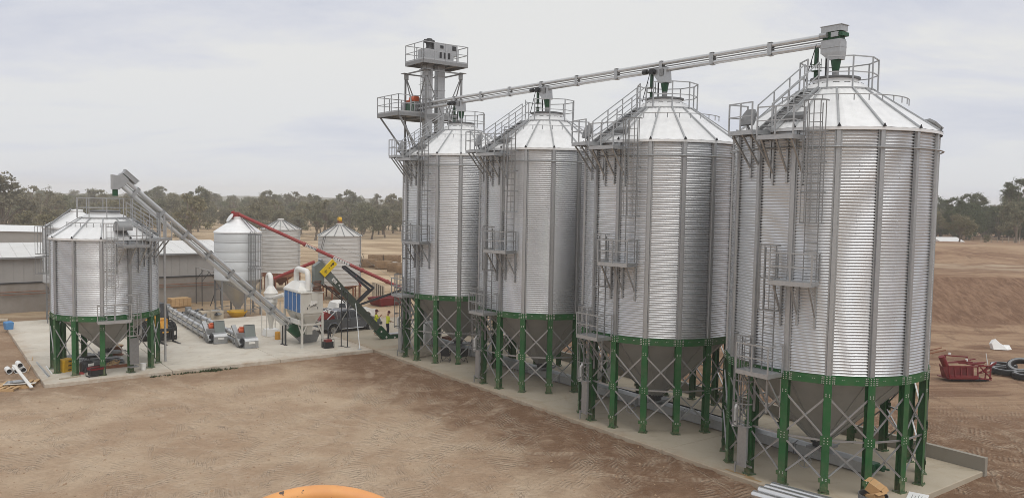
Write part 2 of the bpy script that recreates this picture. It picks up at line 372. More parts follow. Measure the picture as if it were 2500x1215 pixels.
    # wheel-cleat patches, and long curved wheel tracks with their own cleats
    def cleat(rot, wl, msk_scale, seed):
        mp = nd.new('ShaderNodeMapping'); mp.inputs['Rotation'].default_value = (0, 0, rot); mp.inputs['Location'].default_value = (seed, seed*.7, 0); ln.new(P, mp.inputs[0])
        w = nd.new('ShaderNodeTexWave'); w.inputs['Scale'].default_value = 2*pi/(20*wl); w.inputs['Distortion'].default_value = 5.0; w.inputs['Detail'].default_value = 3; w.inputs['Detail Scale'].default_value = .9
        ln.new(mp.outputs[0], w.inputs[0])
        mp2 = nd.new('ShaderNodeMapping'); mp2.inputs['Location'].default_value = (seed*3, seed, 0); mp2.inputs['Rotation'].default_value = (0, 0, rot+.6); mp2.inputs['Scale'].default_value = (1, .5, 1); ln.new(P, mp2.inputs[0])
        n = nd.new('ShaderNodeTexNoise'); n.inputs['Scale'].default_value = msk_scale; n.inputs['Detail'].default_value = 5; n.inputs['Distortion'].default_value = 1.2; ln.new(mp2.outputs[0], n.inputs[0])
        return math_('MULTIPLY', w.outputs[0], rng(n.outputs[0], .52, .66))
    cl = math_('ADD', cleat(.5, .19, .75, 1.3), math_('ADD', cleat(-.35, .16, .9, 5.1), cleat(1.1, .22, .7, 9.7)))
    nearm = rng(dist.outputs['Value'], 58, 38)
    cl = math_('MULTIPLY', cl, nearm)
    wob = math_('MULTIPLY', math_('SUBTRACT', noise(.35, 3, .5), .5), 1.6); trk_n = noise(.8, 5, .65); rut = None
    for cx, cy, R_ in ((-42, 44, 34.0), (-20, 5, 26.5), (14, 78, 47.0), (-30, 20, 22.0), (8, 66, 41.5), (-60, 60, 61.0), (30, 5, 31.0), (-6, 24, 6.0)):
        q_ = nd.new('ShaderNodeVectorMath'); q_.operation = 'DISTANCE'; q_.inputs[1].default_value = (cx, cy, 0)
        fl = nd.new('ShaderNodeVectorMath'); fl.operation = 'MULTIPLY'; fl.inputs[1].default_value = (1, 1, 0); ln.new(P, fl.inputs[0]); ln.new(fl.outputs[0], q_.inputs[0])
        dd_ = math_('ADD', math_('SUBTRACT', q_.outputs['Value'], R_), wob)
        an = math_('ARCTAN2', math_('SUBTRACT', sep.outputs[1], cy), math_('SUBTRACT', sep.outputs[0], cx))
        tr_ = math_('ADD', math_('MULTIPLY', math_('SINE', math_('MULTIPLY', an, R_*2*pi/.24)), .3), .6)
        for o_ in (0, 1.85):
            b_ = math_('MULTIPLY', rng(math_('ABSOLUTE', math_('SUBTRACT', dd_, o_)), .30, .16), math_('MULTIPLY', tr_, rng(trk_n, .40, .62)))
            rut = b_ if rut is None else math_('MAXIMUM', rut, b_)
    rut = math_('MULTIPLY', rut, rng(dist.outputs['Value'], 64, 48))
    col = mixc(math_('MULTIPLY', cl, .27), col, (.64, .52, .40))
    col = mixc(math_('MULTIPLY', rut, .52), col, (.64, .51, .385))
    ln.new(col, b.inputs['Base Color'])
    hh = math_('ADD', math_('SUBTRACT', math_('MULTIPLY', cl, .36), math_('MULTIPLY', rut, .35)), math_('ADD', math_('MULTIPLY', noise(2.2, 8, .72, .3), .9), math_('MULTIPLY', noise(11, 4, .7), .35)))
    bp = nd.new('ShaderNodeBump'); bp.inputs['Strength'].default_value = 1.0; bp.inputs['Distance'].default_value = .20
    ln.new(hh, bp.inputs['Height']); ln.new(bp.outputs[0], b.inputs['Normal'])
    return m
build_ground()

def conc_mat(name, c1, c2, c3):
    m = bpy.data.materials.new(name); m.use_nodes = True; nt = m.node_tree; nd = nt.nodes; ln = nt.links
    b = nd['Principled BSDF']; b.inputs['Roughness'].default_value = .85; b.inputs['Specular IOR Level'].default_value = .2
    geo = nd.new('ShaderNodeNewGeometry')
    def ns(s, d, r, lo, hi, st=(1, 1, 1)):
        mp = nd.new('ShaderNodeMapping'); mp.inputs['Scale'].default_value = st; mp.inputs['Rotation'].default_value = (0, 0, -SITE); ln.new(geo.outputs['Position'], mp.inputs[0])
        n = nd.new('ShaderNodeTexNoise'); n.inputs['Scale'].default_value = s; n.inputs['Detail'].default_value = d; n.inputs['Roughness'].default_value = r; n.inputs['Distortion'].default_value = .5; ln.new(mp.outputs[0], n.inputs[0])
        r_ = nd.new('ShaderNodeMapRange'); r_.inputs['From Min'].default_value = lo; r_.inputs['From Max'].default_value = hi; ln.new(n.outputs[0], r_.inputs[0]); return r_.outputs[0]
    m1 = nd.new('ShaderNodeMixRGB'); m1.inputs[1].default_value = (*c1, 1); m1.inputs[2].default_value = (*c2, 1); ln.new(ns(.3, 8, .65, .35, .65), m1.inputs[0])
    m2 = nd.new('ShaderNodeMixRGB'); m2.inputs[2].default_value = (*c3, 1); ln.new(m1.outputs[0], m2.inputs[1])
    mu = nd.new('ShaderNodeMath'); mu.operation = 'MULTIPLY'; mu.inputs[1].default_value = .75; ln.new(ns(1.1, 8, .75, .52, .74, (1, .5, 1)), mu.inputs[0]); ln.new(mu.outputs[0], m2.inputs[0])
    sx = nd.new('ShaderNodeSeparateXYZ'); ln.new(geo.outputs['Position'], sx.inputs[0])
    def mth(op, a, c_):
        x = nd.new('ShaderNodeMath'); x.operation = op
        for i, q in ((0, a), (1, c_)):
            if isinstance(q, (int, float)): x.inputs[i].default_value = q
            else: ln.new(q, x.inputs[i])
        return x.outputs[0]
    uu = mth('ADD', mth('MULTIPLY', sx.outputs[0], .8016), mth('MULTIPLY', sx.outputs[1], .5978)); vv_ = mth('ADD', mth('MULTIPLY', sx.outputs[0], -.5978), mth('MULTIPLY', sx.outputs[1], .8016))
    e1 = mth('ABSOLUTE', mth('SUBTRACT', uu, 24.5), 0); e2 = mth('ABSOLUTE', mth('SUBTRACT', vv_, 48.3), 0); e3 = mth('ABSOLUTE', mth('SUBTRACT', uu, 5.2), 0)
    ed = mth('MINIMUM', mth('MINIMUM', e1, e2), e3)
    wn = ns(1.4, 6, .7, .35, .7); w_ = nd.new('ShaderNodeMapRange'); w_.inputs['From Min'].default_value = .05; w_.inputs['From Max'].default_value = 1.0; w_.inputs['To Min'].default_value = 1.0; w_.inputs['To Max'].default_value = 0.0; ln.new(ed, w_.inputs[0])
    wf = mth('MULTIPLY', mth('MULTIPLY', w_.outputs[0], wn), .75)
    m3 = nd.new('ShaderNodeMixRGB'); m3.inputs[2].default_value = (.36, .25, .165, 1); ln.new(wf, m3.inputs[0]); ln.new(m2.outputs[0], m3.inputs[1])
    st_ = nd.new('ShaderNodeMixRGB'); st_.inputs[2].default_value = (.20, .175, .14, 1); ln.new(mth('MULTIPLY', ns(.55, 9, .8, .55, .70, (.4, 1.6, 1)), .60), st_.inputs[0]); ln.new(m3.outputs[0], st_.inputs[1])
    ln.new(st_.outputs[0], b.inputs['Base Color'])
    n3 = nd.new('ShaderNodeTexNoise'); n3.inputs['Scale'].default_value = 14; n3.inputs['Detail'].default_value = 5; ln.new(geo.outputs['Position'], n3.inputs[0])
    bp = nd.new('ShaderNodeBump'); bp.inputs['Strength'].default_value = .25; bp.inputs['Distance'].default_value = .02; ln.new(n3.outputs[0], bp.inputs['Height']); ln.new(bp.outputs[0], b.inputs['Normal'])
    return m
M['yard'] = conc_mat('dusty_yard_concrete', (.52, .475, .405), (.63, .59, .515), (.46, .375, .275))
M['pad'] = conc_mat('new_pad_concrete', (.40, .345, .262), (.46, .405, .32), (.37, .295, .205))
def slab(name, cells, m):
    root = bpy.data.objects.new(name, None); COL.objects.link(root); root['kind'] = 'structure'; root.rotation_euler = (0, 0, SITE)
    for (a, b, c, d) in cells:
        q = MB(); t, bz = .15, -.25; w = .012; ch = .02
        A = [(a+w, c+w), (b-w, c+w), (b-w, d-w), (a+w, d-w)]; A2 = [(a+w+ch, c+w+ch), (b-w-ch, c+w+ch), (b-w-ch, d-w-ch), (a+w+ch, d-w-ch)]
        q.loft([[Vector((x, y, bz)) for x, y in A], [Vector((x, y, t-ch)) for x, y in A], [Vector((x, y, t)) for x, y in A2]])
        q.build('paving_slab', m, root)
    return root
us = [5.35, 11.8, 18.2, 24.62]; vs_ = [48.4, 54.6, 60.8, 67.0, 73.2]
slab('concrete_yard', [(us[i], us[i+1], vs_[j], vs_[j+1]) for i in range(3) for j in range(4) if not (i == 2 and j == 3)], M['yard'])
vv = [13.55, 22.4, 31.2, 40.05, 48.9, 60.8]
slab('concrete_pad', [(24.64, 33.2, vv[j], vv[j+1]) for j in range(5)], M['pad'])
MB().bb((33.2, 13.5, -.3), (33.42, 56, .68)).build('retaining_wall', M['conc']).rotation_euler = (0, 0, SITE)
rw = bpy.data.objects['retaining_wall']; tag(rw, 'low grey concrete upstand wall running behind the row of tall silos', 'wall')

# ------------------------------------------------------------------ galvanised fittings used on the silos (local frame: silo centre, z = ground)
def ladder_mesh(q, a, r, z0, z1, w=.44, step=.30):
    t = Vector((-sin(a), cos(a), 0)); c = pol(r, a, 0)
    for s in (-1, 1): q.bar(c+t*s*w/2+Z*z0, c+t*s*w/2+Z*z1, .05, .03, up=t)
    z = z0+.15
    while z < z1-.05: q.bar(c-t*w/2+Z*z, c+t*w/2+Z*z, .026); z += step
def cage_mesh(q, a, r, z0, z1, rc=.40, n=5, hoop=.95):
    t = Vector((-sin(a), cos(a), 0)); o = Vector((cos(a), sin(a), 0)); c = pol(r, a, 0)
    def pt(ph, z): return c + o*(rc*.95+rc*.95*-cos(ph)*-1*0 + rc*sin(ph)*1.0) + t*rc*cos(ph)*-1 + Z*z - o*rc*.95
    phs = [pi*i/8 for i in range(9)]
    k = max(2, int(round((z1-z0)/hoop))+1)
    for i in range(k):
        z = lerp(z0, z1, i/(k-1)); pp = [pt(p, z) for p in phs]
        for A, B in zip(pp, pp[1:]): q.bar(A, B, .012, .05)
    for i in range(1, n+1):
        p = pi*i/(n+1); q.bar(pt(p, z0), pt(p, z1), .035, .012, up=o)
def rail_run(q, pts, h=1.0, mid=True, post=True, w=.042, toe=False):
    pts = [Vector(p) for p in pts]
    for A, B in zip(pts, pts[1:]):
        q.bar(A+Z*h, B+Z*h, w); q.bar(A+Z*h*.52, B+Z*h*.52, w*.85)
        if toe: q.bar(A+Z*.06, B+Z*.06, .012, .12)
    if post:
        for p in pts: q.bar(p, p+Z*(h+.02), w*1.1)
def platform(parent, a, r0, r1, wid, z, R, h=1.0, sides=(1, 1), nb=3, gate=False):
    """rectangular walkway bolted to the wall: deck, railing and diagonal brackets"""
    t = Vector((-sin(a), cos(a), 0)); o = Vector((cos(a), sin(a), 0))
    fr = Matrix((o, t, Z)).transposed()
    q = MB(); q.box(o*(r0+r1)/2 + Z*(z-.02), (r1-r0, wid, .04), R=fr)
    for s in (-1, 1): q.box(o*(r0+r1)/2 + t*s*(wid/2+.004) + Z*(z-.06), (r1-r0+.02, .008, .16), R=fr)
    q.box(o*(r1+.006)+Z*(z-.06), (.008, wid+.03, .16), R=fr)
    d = q.build('platform', M['galv'], parent)
    q = MB(); A = o*r0 - t*wid/2; B = o*r1 - t*wid/2; C_ = o*r1 + t*wid/2; D = o*r0 + t*wid/2
    pts = ([A] if sides[0] else []) + [B, (B+C_)/2, C_] + ([D] if sides[1] else [])
    rail_run(q, [p+Z*z for p in pts], h); q.build('railing', M['galv'], d)
    for i in range(nb):
        s = lerp(-.42, .42, i/(nb-1))*wid; q = MB()
        rw_ = sqrt(max(R*R-s*s, 1)) + .03
        q.bar(o*(r1-.1)+t*s+Z*(z-.1), o*rw_+t*s+Z*(z-.1-(r1-rw_)*1.15), .06)
        q.bar(o*rw_+t*s+Z*(z-.05), o*rw_+t*s+Z*(z-.45-(r1-rw_)*1.2), .08, .06)
        q.bar(o*rw_+t*s+Z*(z-.09), o*(r1-.05)+t*s+Z*(z-.09), .06); q.build('bracket', M['galv'], d)
    return d

def silo(root, R, N, zr, ze, off, rtop, pitch=.105, ladders=True, tall=True):
    """corrugated hopper silo on a ring of H-section legs; `off` = local angle of leg 0"""
    da = 2*pi/N; th = .31; zb = zr + th            # ring beam zr..zb
    # corrugated wall sheets, one bay between each pair of stiffeners
    q = MB(); nz_ = int(round((ze-zb)/pitch)); S = 6; nc = 5; amp = .027
    for i in range(nz_*S+1):
        z = zb + (ze-zb)*i/(nz_*S); r = R + amp*sin(2*pi*i/S)
        for k in range(nc+1): q.v.append(tuple(pol(r, da*k/nc, z)))
    for i in range(nz_*S):
        for k in range(nc): a = i*(nc+1)+k; q.f.append((a, a+1, a+nc+2, a+nc+1)); q.mi.append(0)
    for f, zs in ((.5, ((.02, .09), (.22, .29), (.40, .47), (.58, .66), (.80, .88))),):
        for z0, z1 in zs:
            z = lerp(zb, ze, z0)
            while z < lerp(zb, ze, z1): q.box(pol(R+.03, da*f, z), (.012, .022, .022), rz=da*f); z += pitch*2
    wall = q.mesh('wall_sheet', M['wall'], 179, fixn=False)
    # hat-section stiffener (local x outwards)
    prof = [(-.135, .018), (-.075, .018), (-.062, .085), (.062, .085), (.075, .018), (.135, .018), (.135, .026), (.083, .026), (.070, .095), (-.070, .095), (-.083, .026), (-.135, .026)]
    k_ = .95 if tall else .8
    q = MB().prism([(a*k_, b) for a, b in prof], zb-.02, ze-.01, lambda a, b, z: Vector((R+b, a, z)))
    for s in (-.108, .108):
        z = zb+.1
        while z < ze: q.box((R+.031, s*k_, z), (.012, .018, .018)); z += .21
    rib = q.mesh('stiffener', M['rib'])
    q = MB(); q.bb((R-.12, -.13, .2), (R-.104, .13, zr+.05)); q.bb((R+.104-.0, -.13, .2), (R+.12, .13, zr+.28)); q.bb((R-.104, -.006, .2), (R+.104, .006, zr+.05))
    leg = q.mesh('leg', M['green'])
    q = MB(); q.bb((R-.19, -.19, .15), (R+.19, .19, .172))
    for a in (-1, 1):
        for b in (-1, 1): q.tube([(R+a*.155, b*.16, .172), (R+a*.155, b*.16, .215)], .018, 6)
    base = q.mesh('base_plate', M['green'])
    c0, c1 = pol(R+.10, 0, 0), pol(R+.10, da, 0); q = MB()
    q.bar(c0+Z*(zr+th/2), c1+Z*(zr+th/2), .012, th); q.bar(c0*.985+Z*(zr+.006), c1*.985+Z*(zr+.006), .12, .012); q.bar(c0*.985+Z*(zr+th-.006), c1*.985+Z*(zr+th-.006), .12, .012)
    ringb = q.mesh('ring_beam', M['green'])
    zm = 2.05 if tall else 1.72; zl = .62 if tall else .95; zu = zr - .42
    def brace(z0, z1, dr):
        a0, a1 = pol(R+.05+dr, 0, z0), pol(R+.05+dr, da, z1); d = (a1-a0).normalized()*.14
        return MB().bar(a0+d, a1-d, .012, .065).bar(a0+d+Vector((0, 0, .03)), a1-d+Vector((0, 0, .03)), .055, .01).mesh('brace', M['galv'])
    if tall: br = [brace(zm+.06, zu, 0), brace(zu, zm+.06, .07), brace(zl, zm-.06, 0), brace(zm-.06, zl, .07), brace(zm, zm, .035)]
    else: br = [brace(zl, zu, 0), brace(zu, zl, .07)]
    rh = .28; zc = zr-(R-.2-rh)*(.96 if tall else .86)
    q = MB()
    for i in range(9):
        r, z = lerp(R-.16, rh, i/8), lerp(zr+.1, zc, i/8)
        for k in range(4): q.v.append(tuple(pol(r, da*k/3, z)))
    for i in range(8):
        for k in range(3): a = i*4+k; q.f.append((a, a+4, a+5, a+1)); q.mi.append(0)
    q.bar(pol(R-.15, 0, zr+.09), pol(rh+.01, 0, zc-.01), .07, .025)
    hop = q.mesh('hopper_panel', M['hopper'], 30)
    # roof petal with raised edges
    re, zt = R+.13, ze+(R-rtop)*.715; q = MB(); nc = 6
    for i in range(9):
        r, z = lerp(re, rtop, i/8), lerp(ze-.03, zt, i/8)
        for k in range(nc+1): q.v.append(tuple(pol(r, da*k/nc, z + (.012 if k % 2 else 0))))
    for i in range(8):
        for k in range(nc): a = i*(nc+1)+k; q.f.append((a, a+1, a+nc+2, a+nc+1)); q.mi.append(0)
    q.add([pol(re, da*k/nc, ze-.03) for k in range(nc+1)] + [pol(re, da*k/nc, ze-.13) for k in range(nc+1)], [(k, k+1, nc+2+k, nc+1+k) for k in range(nc)])
    pet = q.mesh('roof_panel', M['roof'])
    q = MB(); q.bar(pol(re+.01, 0, ze-.0), pol(rtop, 0, zt+.03), .06, .07); seam = q.mesh('roof_seam', M['galv'])
    bolts = MB(); end_shades = MB()
    for j in range(N):
        a = off + j*da
        for me, k in ((wall, 'wall_sheet'), (rib, 'stiffener'), (ringb, 'ring_beam'), (hop, 'hopper_panel'), (pet, 'roof_panel'), (seam, 'roof_seam')):
            ob(k, me, root).rotation_euler = (0, 0, a)
        for me in br: ob('strut' if me is br[-1] and tall else 'brace', me, root).rotation_euler = (0, 0, a)
        lg = ob('leg', leg, root); lg.rotation_euler = (0, 0, a); ob('base_plate', base, lg)
        t = Vector((-sin(a), cos(a), 0)); o = Vector((cos(a), sin(a), 0))
        def bolt(s, z, r): bolts.box(o*(R+r)+t*s+Z*z, (.022, .03, .03), rz=a)
        for zz in (.05, .12, .20, .27):
            for s in (-.05, .05): bolt(s, zr+zz, .128)
            for s in (-.21, -.15, .15, .21): bolt(s, zr+zz, .108 - abs(s)*.12)
        for zz in ((zm-.1, zm, zm+.1) if tall else ()) + (zu, zu+.07, zl, zl+.06):
            for s in (-.06, .06): bolt(s, zz, .128)
        for f in (.32, .36, .64, .68):
            p = lerp(pol(R+.11, a, 0), pol(R+.11, a+da, 0), f); bolts.box(p+Z*(zr+.18), (.02, .022, .022), rz=a+da/2)
        end_shades.prism([(-.07, 0), (.07, 0), (0, .13)], 0, .03, lambda x, y, w: o*(re+.015+w)+t*x+Z*(ze-.02+y))  # solid dark triangles stand for the shade inside the open roof seam ends
    kind(bolts.build('ring_bolt', M['bolt'], root), 'stuff'); kind(end_shades.build('seam_end_shade', M['dark'], root), 'stuff')
    # gusset plates where the braces meet the legs
    if tall:
        for zz, hh in ((zm, .34), (zl, .16)):
            gm = MB().bb((R+.121, -.20, zz-hh/2), (R+.127, .20, zz+hh/2)).mesh('gusset', M['green'])
            for j in range(N): ob('gusset', gm, root).rotation_euler = (0, 0, off+j*da)
    # outlet and slide gate under the hopper
    q = MB(); q.lathe([(rh+.06, zc+.12), (rh+.08, zc), (rh+.08, zc-.04), (rh, zc-.05), (rh, zc-.22)], 20); q.build('outlet_collar', M['dark'], root, 40)
    q = MB(); q.bb((-.42, -.34, zc-.30), (.75, .34, zc-.2)); q.bar((.75, -.2, zc-.25), (1.1, -.2, zc-.25), .04); q.bar((.75, .2, zc-.25), (1.1, .2, zc-.25), .04); q.build('slide_gate', M['galvd'], root)
    return dict(zb=zb, zt=zt, re=re, da=da, zc=zc)

def roof_top(root, ze, zt, rtop, zl, rr, rail_h, hoop=None, open_a=None, N=16, lidr=.86, rc=(0, 0)):
    q = MB(); q.lathe([(rtop+.05, zt-.02), (rtop+.05, zt+.05), (rtop-.05, zt+.06)], 40); q.build('roof_ring', M['galv'], root, 40)
    q = MB(); q.lathe([(rtop-.08, zt+.0), (lerp(rtop, lidr, .5), lerp(zt, zl, .40)), (lidr-.02, zl-.16), (lidr-.03, zl-.05)], 40); q.build('roof_collar', M['roof'], root, 40)
    q = MB(); q.lathe([(lidr-.05, zl-.09), (lidr+.06, zl-.06), (lidr+.06, zl), (lidr-.1, zl+.03), (0.02, zl+.06)], 40); q.build('roof_lid', M['lid'], root, 35)
    q = MB()
    for k in range(N):
        a = 2*pi*(k+.5)/N; o = pol(1, a, 0); t = Vector((-sin(a), cos(a), 0)); c = o*(lidr+.16)+Z*(zl-.27)
        q.bar(c-t*.10, c+t*.10, .035); q.bar(c+t*.10, c+t*.10+o*.1-Z*.1, .03); q.bar(c-t*.10, c-t*.10+o*.1-Z*.1, .03)
    kind(q.build('lid_clamp', M['dark'], root), 'stuff')
    q = MB(); K = 10; pts = []
    for k in range(K+1):
        a = 2*pi*k/K + (open_a or 0) + pi/K
        pts.append(Vector((rc[0], rc[1], 0))+pol(rr, a, zt+.0))
    seq = pts[:K]          # leaves one side open for the stair
    rail_run(q, seq, rail_h); q.build('top_railing', M['galv'], root)
    if hoop:
        r, z, a0, a1 = hoop; q = MB(); n = 34; P_ = [pol(r, lerp(a0, a1, i/n), z) for i in range(n+1)]
        q.tube(P_, .022, 6)
        for i in range(0, n+1, 3): q.bar(P_[i], P_[i]-Z*.22, .03)
        q.build('roof_hoop', M['galv'], root, 60)

def roof_stair(root, a, r0, z0, r1, z1, w=.62, h=.95):
    t = Vector((-sin(a), cos(a), 0)); A = pol(r0, a, z0); B = pol(r1, a, z1); q = MB()
    for s in (-1, 1): q.bar(A+t*s*w/2, B+t*s*w/2, .04, .16)
    n = int((B-A).length/.28)
    for i in range(1, n): p = lerp(A, B, i/n); q.box(p+Z*.03, (.2, w-.05, .03), rz=a)
    d = q.build('roof_stair', M['galv'], root)
    q = MB()
    for s in (-1, 1):
        a_, b_ = A+t*s*w/2, B+t*s*w/2
        q.bar(a_+Z*h, b_+Z*h, .04); q.bar(a_+Z*h*.5, b_+Z*h*.5, .034)
        for i in range(4): p = lerp(a_, b_, i/3); q.bar(p, p+Z*h, .04)
    q.build('handrail', M['galv'], d)

def build_tall():
    R, ZR, ZE = 3.6714, 4.06, 13.12; off = RAD(147.2)
    root = thing('grain_silo', '', 'silo', W(28.85, 17.87), SITE, 'tall galvanised silos standing in a row')
    g = silo(root, R, 16, ZR, ZE, off, 1.42); zt = g['zt']
    q = MB(); q.lathe([(R+.13, 12.40), (R+.17, 12.37), (R+.21, 12.40), (R+.17, 12.43), (R+.13, 12.40)], 64); q.build('wind_ring', M['galv'], root, 60)
    roof_top(root, ZE, zt, 1.42, 15.28, 1.42, 1.2, (2.62, 14.36, RAD(168), RAD(300)), RAD(178), rc=(.12, -.06))
    roof_stair(root, RAD(178), 4.15, 13.0, 1.5, 14.75)
    # ladders and landings, from the ground up
    q = MB(); ladder_mesh(q, RAD(169.4), R+.33, .75, 5.4); l = q.build('ladder', M['galvd'], root)
    q = MB(); cage_mesh(q, RAD(169.4), R+.33, 2.1, 5.5, .42, 6, .82); q.build('safety_cage', M['galvd'], l)
    q = MB(); o = pol(1, RAD(169.4), 0); t = Vector((-o.y, o.x, 0)); fr = Matrix((o, t, Z)).transposed()
    q.box(o*(R+.40)+Z*1.27, (.012, .46, 1.55), R=fr)
    for s in (-1, 1): q.box(o*(R+.37)+t*s*.226+Z*1.27, (.06, .008, 1.55), R=fr)
    q.bar(o*(R+.15)-t*.3+Z*.5, o*(R+.15)+t*.3+Z*.5, .06); q.bar(o*(R+.15)-t*.25+Z*.5, o*(R+.45)-t*.25+Z*.5, .05); q.bar(o*(R+.45)-t*.25+Z*.2, o*(R+.45)-t*.25+Z*.6, .05)
    q.build('ladder_guard', M['galv'], root)
    platform(root, RAD(181), R+.14, R+1.02, 1.35, 4.30, R, sides=(1, 1))
    q = MB(); ladder_mesh(q, RAD(182.5), R+.25, 4.3, 8.8); l = q.build('ladder', M['galvd'], root)
    q = MB(); cage_mesh(q, RAD(182.5), R+.25, 6.55, 8.9, .40, 5); q.build('safety_cage', M['galvd'], l)
    platform(root, RAD(197), R+.10, R+1.0, 1.45, 7.68, R)
    q = MB(); ladder_mesh(q, RAD(203.4), R+.25, 7.7, 13.9); l = q.build('ladder', M['galvd'], root)
    q = MB(); cage_mesh(q, RAD(203.4), R+.25, 9.75, 13.98, .42, 5); q.build('safety_cage', M['galvd'], l)
    platform(root, RAD(169.5), R+.14, R+1.02, 1.2, 13.0, R, sides=(1, 0))
    platform(root, RAD(188), R+.14, R+1.02, 1.35, 12.78, R, sides=(0, 1))
    # inspection hatches on the roof
    for a, nm in ((RAD(166), 0), (RAD(-38), 1)):
        o = pol(1, a, 0); t = Vector((-o.y, o.x, 0)); q = MB(); c = o*(R+(.35 if nm == 0 else .12))+Z*(ZE+(.42 if nm == 0 else .40))
        n_ = (o*.62+Z*.78).normalized() if nm else (o*.9+Z*.3).normalized(); s_ = n_.cross(t)
        pts = [c + t*x*.36 + s_*y*.30 for x, y in ((-1, -1), (1, -1), (1, .4), (.55, 1), (-.55, 1), (-1, .4))]
        q.loft([pts, [p+n_*.10 for p in pts]]); q.bar(c-s_*.3, c-s_*.3-Z*.25-o*.15, .06)
        q.build('hatch_lid', M['galvd'], root)
    o = pol(1, RAD(190), 0); t = Vector((-o.y, o.x, 0)); q = MB(); c = o*(R-.35)+Z*(ZE+.42); sl = (o*.81-Z*.58)
    q.loft([[c-t*.32-sl*.2, c+t*.32-sl*.2, c+t*.32+sl*.2, c-t*.32+sl*.2], [c-t*.32-sl*.2+Z*.06, c+t*.32-sl*.2+Z*.06, c+t*.32+sl*.2+Z*.14, c-t*.32+sl*.2+Z*.14]]); q.build('roof_hatch', M['lid'], root)
    q = MB(); o = pol(1, RAD(203), 0); t = Vector((-o.y, o.x, 0)); c = o*(R-.45)+Z*1.05; q.tube([c+t*.23*cos(i*pi/8)+Z*.23*sin(i*pi/8) for i in range(16)], .014, 5, closed=True)
    q.bar(c-t*.23, c+t*.23, .02); q.bar(c-Z*.23, c+Z*.23, .02); q.bar(c, (.6, .2, g['zc']-.25), .035); q.build('gate_handwheel', M['galvd'], root)
    q = MB(); a = RAD(162); q.tube([pol(R+.35, a, 1.9), pol(R+.35, a, 2.55), pol(R+.28, a, 2.7), pol(R+.18, a, 2.55)], .085, 8); q.build('white_vent_pipe', M['white2'], root, 50)
    q = MB(); a = RAD(-38); q.tube([pol(R+.28, a, .3), pol(R+.28, a, ZE-.6)], .035, 6); q.build('conduit_pipe', M['galv'], root, 50)
    return root
S4 = build_tall()
LAB = ['tall galvanised silo nearest the camera, at the right-hand end of the row', 'tall galvanised silo next to the nearest one, second from the right in the row',
       'tall galvanised silo third from the right in the row, below the middle of the conveyor', 'tall galvanised silo farthest along the row, in front of the elevator tower']
S4['label'] = LAB[0]
for i in range(1, 4):
    c = copy_tree(S4); c.location = W(28.85, 17.87 + 8.871*i); c['label'] = LAB[i]

def build_small():
    R, ZR, ZE = 2.783, 3.16, 7.80; off = RAD(166.15); a0 = off+RAD(120)
    root = thing('grain_silo', 'short galvanised hopper silo on green legs at the left end of the concrete yard', 'silo', (-23.847, 46.976, 0), SITE)
    g = silo(root, R, 12, ZR, ZE, off, 1.3, tall=False); zt = g['zt']
    roof_top(root, ZE, zt, 1.3, 9.28, 1.5, 1.15, (2.0, 8.62, RAD(180), RAD(300)), RAD(-42), N=12, lidr=.80)
    roof_stair(root, RAD(-42), 3.1, 7.9, 1.5, 8.85)
    aL = a0; q = MB(); ladder_mesh(q, aL, R+.36, .9, 4.6); l = q.build('ladder', M['galv'], root)
    q = MB(); cage_mesh(q, aL, R+.36, 2.35, 4.65, .40, 5); q.build('safety_cage', M['galv'], l)
    o = pol(1, aL, 0); t = Vector((-o.y, o.x, 0)); fr = Matrix((o, t, Z)).transposed()
    MB().box(o*(R+.43)+Z*1.42, (.012, .52, 1.5), R=fr).build('ladder_guard', M['galvd'], root)
    MB().box(o*(R+.30)+Z*.52, (.36, .5, .06), R=fr).build('ladder_guard', M['galvd'], root)
    # walkway along the ring from the ladder to the next one
    A, B = pol(R+.5, a0-RAD(4), 3.2), pol(R+.5, off+RAD(86), 3.2); q = MB(); q.bar(A, B, .6, .05); d_ = (B-A).normalized(); n_ = Vector((d_.y, -d_.x, 0)); n_ = n_ if n_.dot(A) > 0 else -n_
    q.bar(A+n_*.3, B+n_*.3, .02, .18); d = q.build('walkway', M['galv'], root)
    q = MB(); rail_run(q, [A+n_*.3, (A+B)/2+n_*.3, B+n_*.3], .95); q.build('railing', M['galv'], d)
    a2 = off+RAD(99); q = MB(); ladder_mesh(q, a2, R+.22, 3.2, 8.6); l = q.build('ladder', M['galv'], root)
    q = MB(); cage_mesh(q, a2, R+.22, 5.1, 8.65, .40, 5); q.build('safety_cage', M['galv'], l)
    platform(root, off+RAD(119), R+.12, R+.95, 1.5, 7.45, R, sides=(0, 1)); platform(root, off+RAD(152), R+.12, R+.95, 1.3, 7.75, R, sides=(1, 0))
    # round hood standing open on the roof edge
    a = off+RAD(114); o = pol(1, a, 0); t = Vector((-o.y, o.x, 0)); c = o*(R-.15)+Z*(ZE+.55); q = MB(); n = 12
    poly = [(.40*cos(pi*i/n), .40*sin(pi*i/n)) for i in range(n+1)] + [(-.40, -.12), (.40, -.12)]
    q.prism(poly, -.38, .38, lambda x, z, w: c + o*x + Z*z + t*w); q.build('roof_hood', M['galvd'], root, 40)
    q = MB(); a = off+RAD(172); q.bar(pol(R+.1, a, 7.9), pol(R+.1, a, 9.2), .28, .12); q.build('cable_tray', M['galvd'], root)
    a = off+RAD(186)
    MB().bar(pol(R+.42, a, .15), pol(R+.42, a, 9.0), .14, .10).build('cable_post', M['galv'], root)
    return root
S5 = build_small()

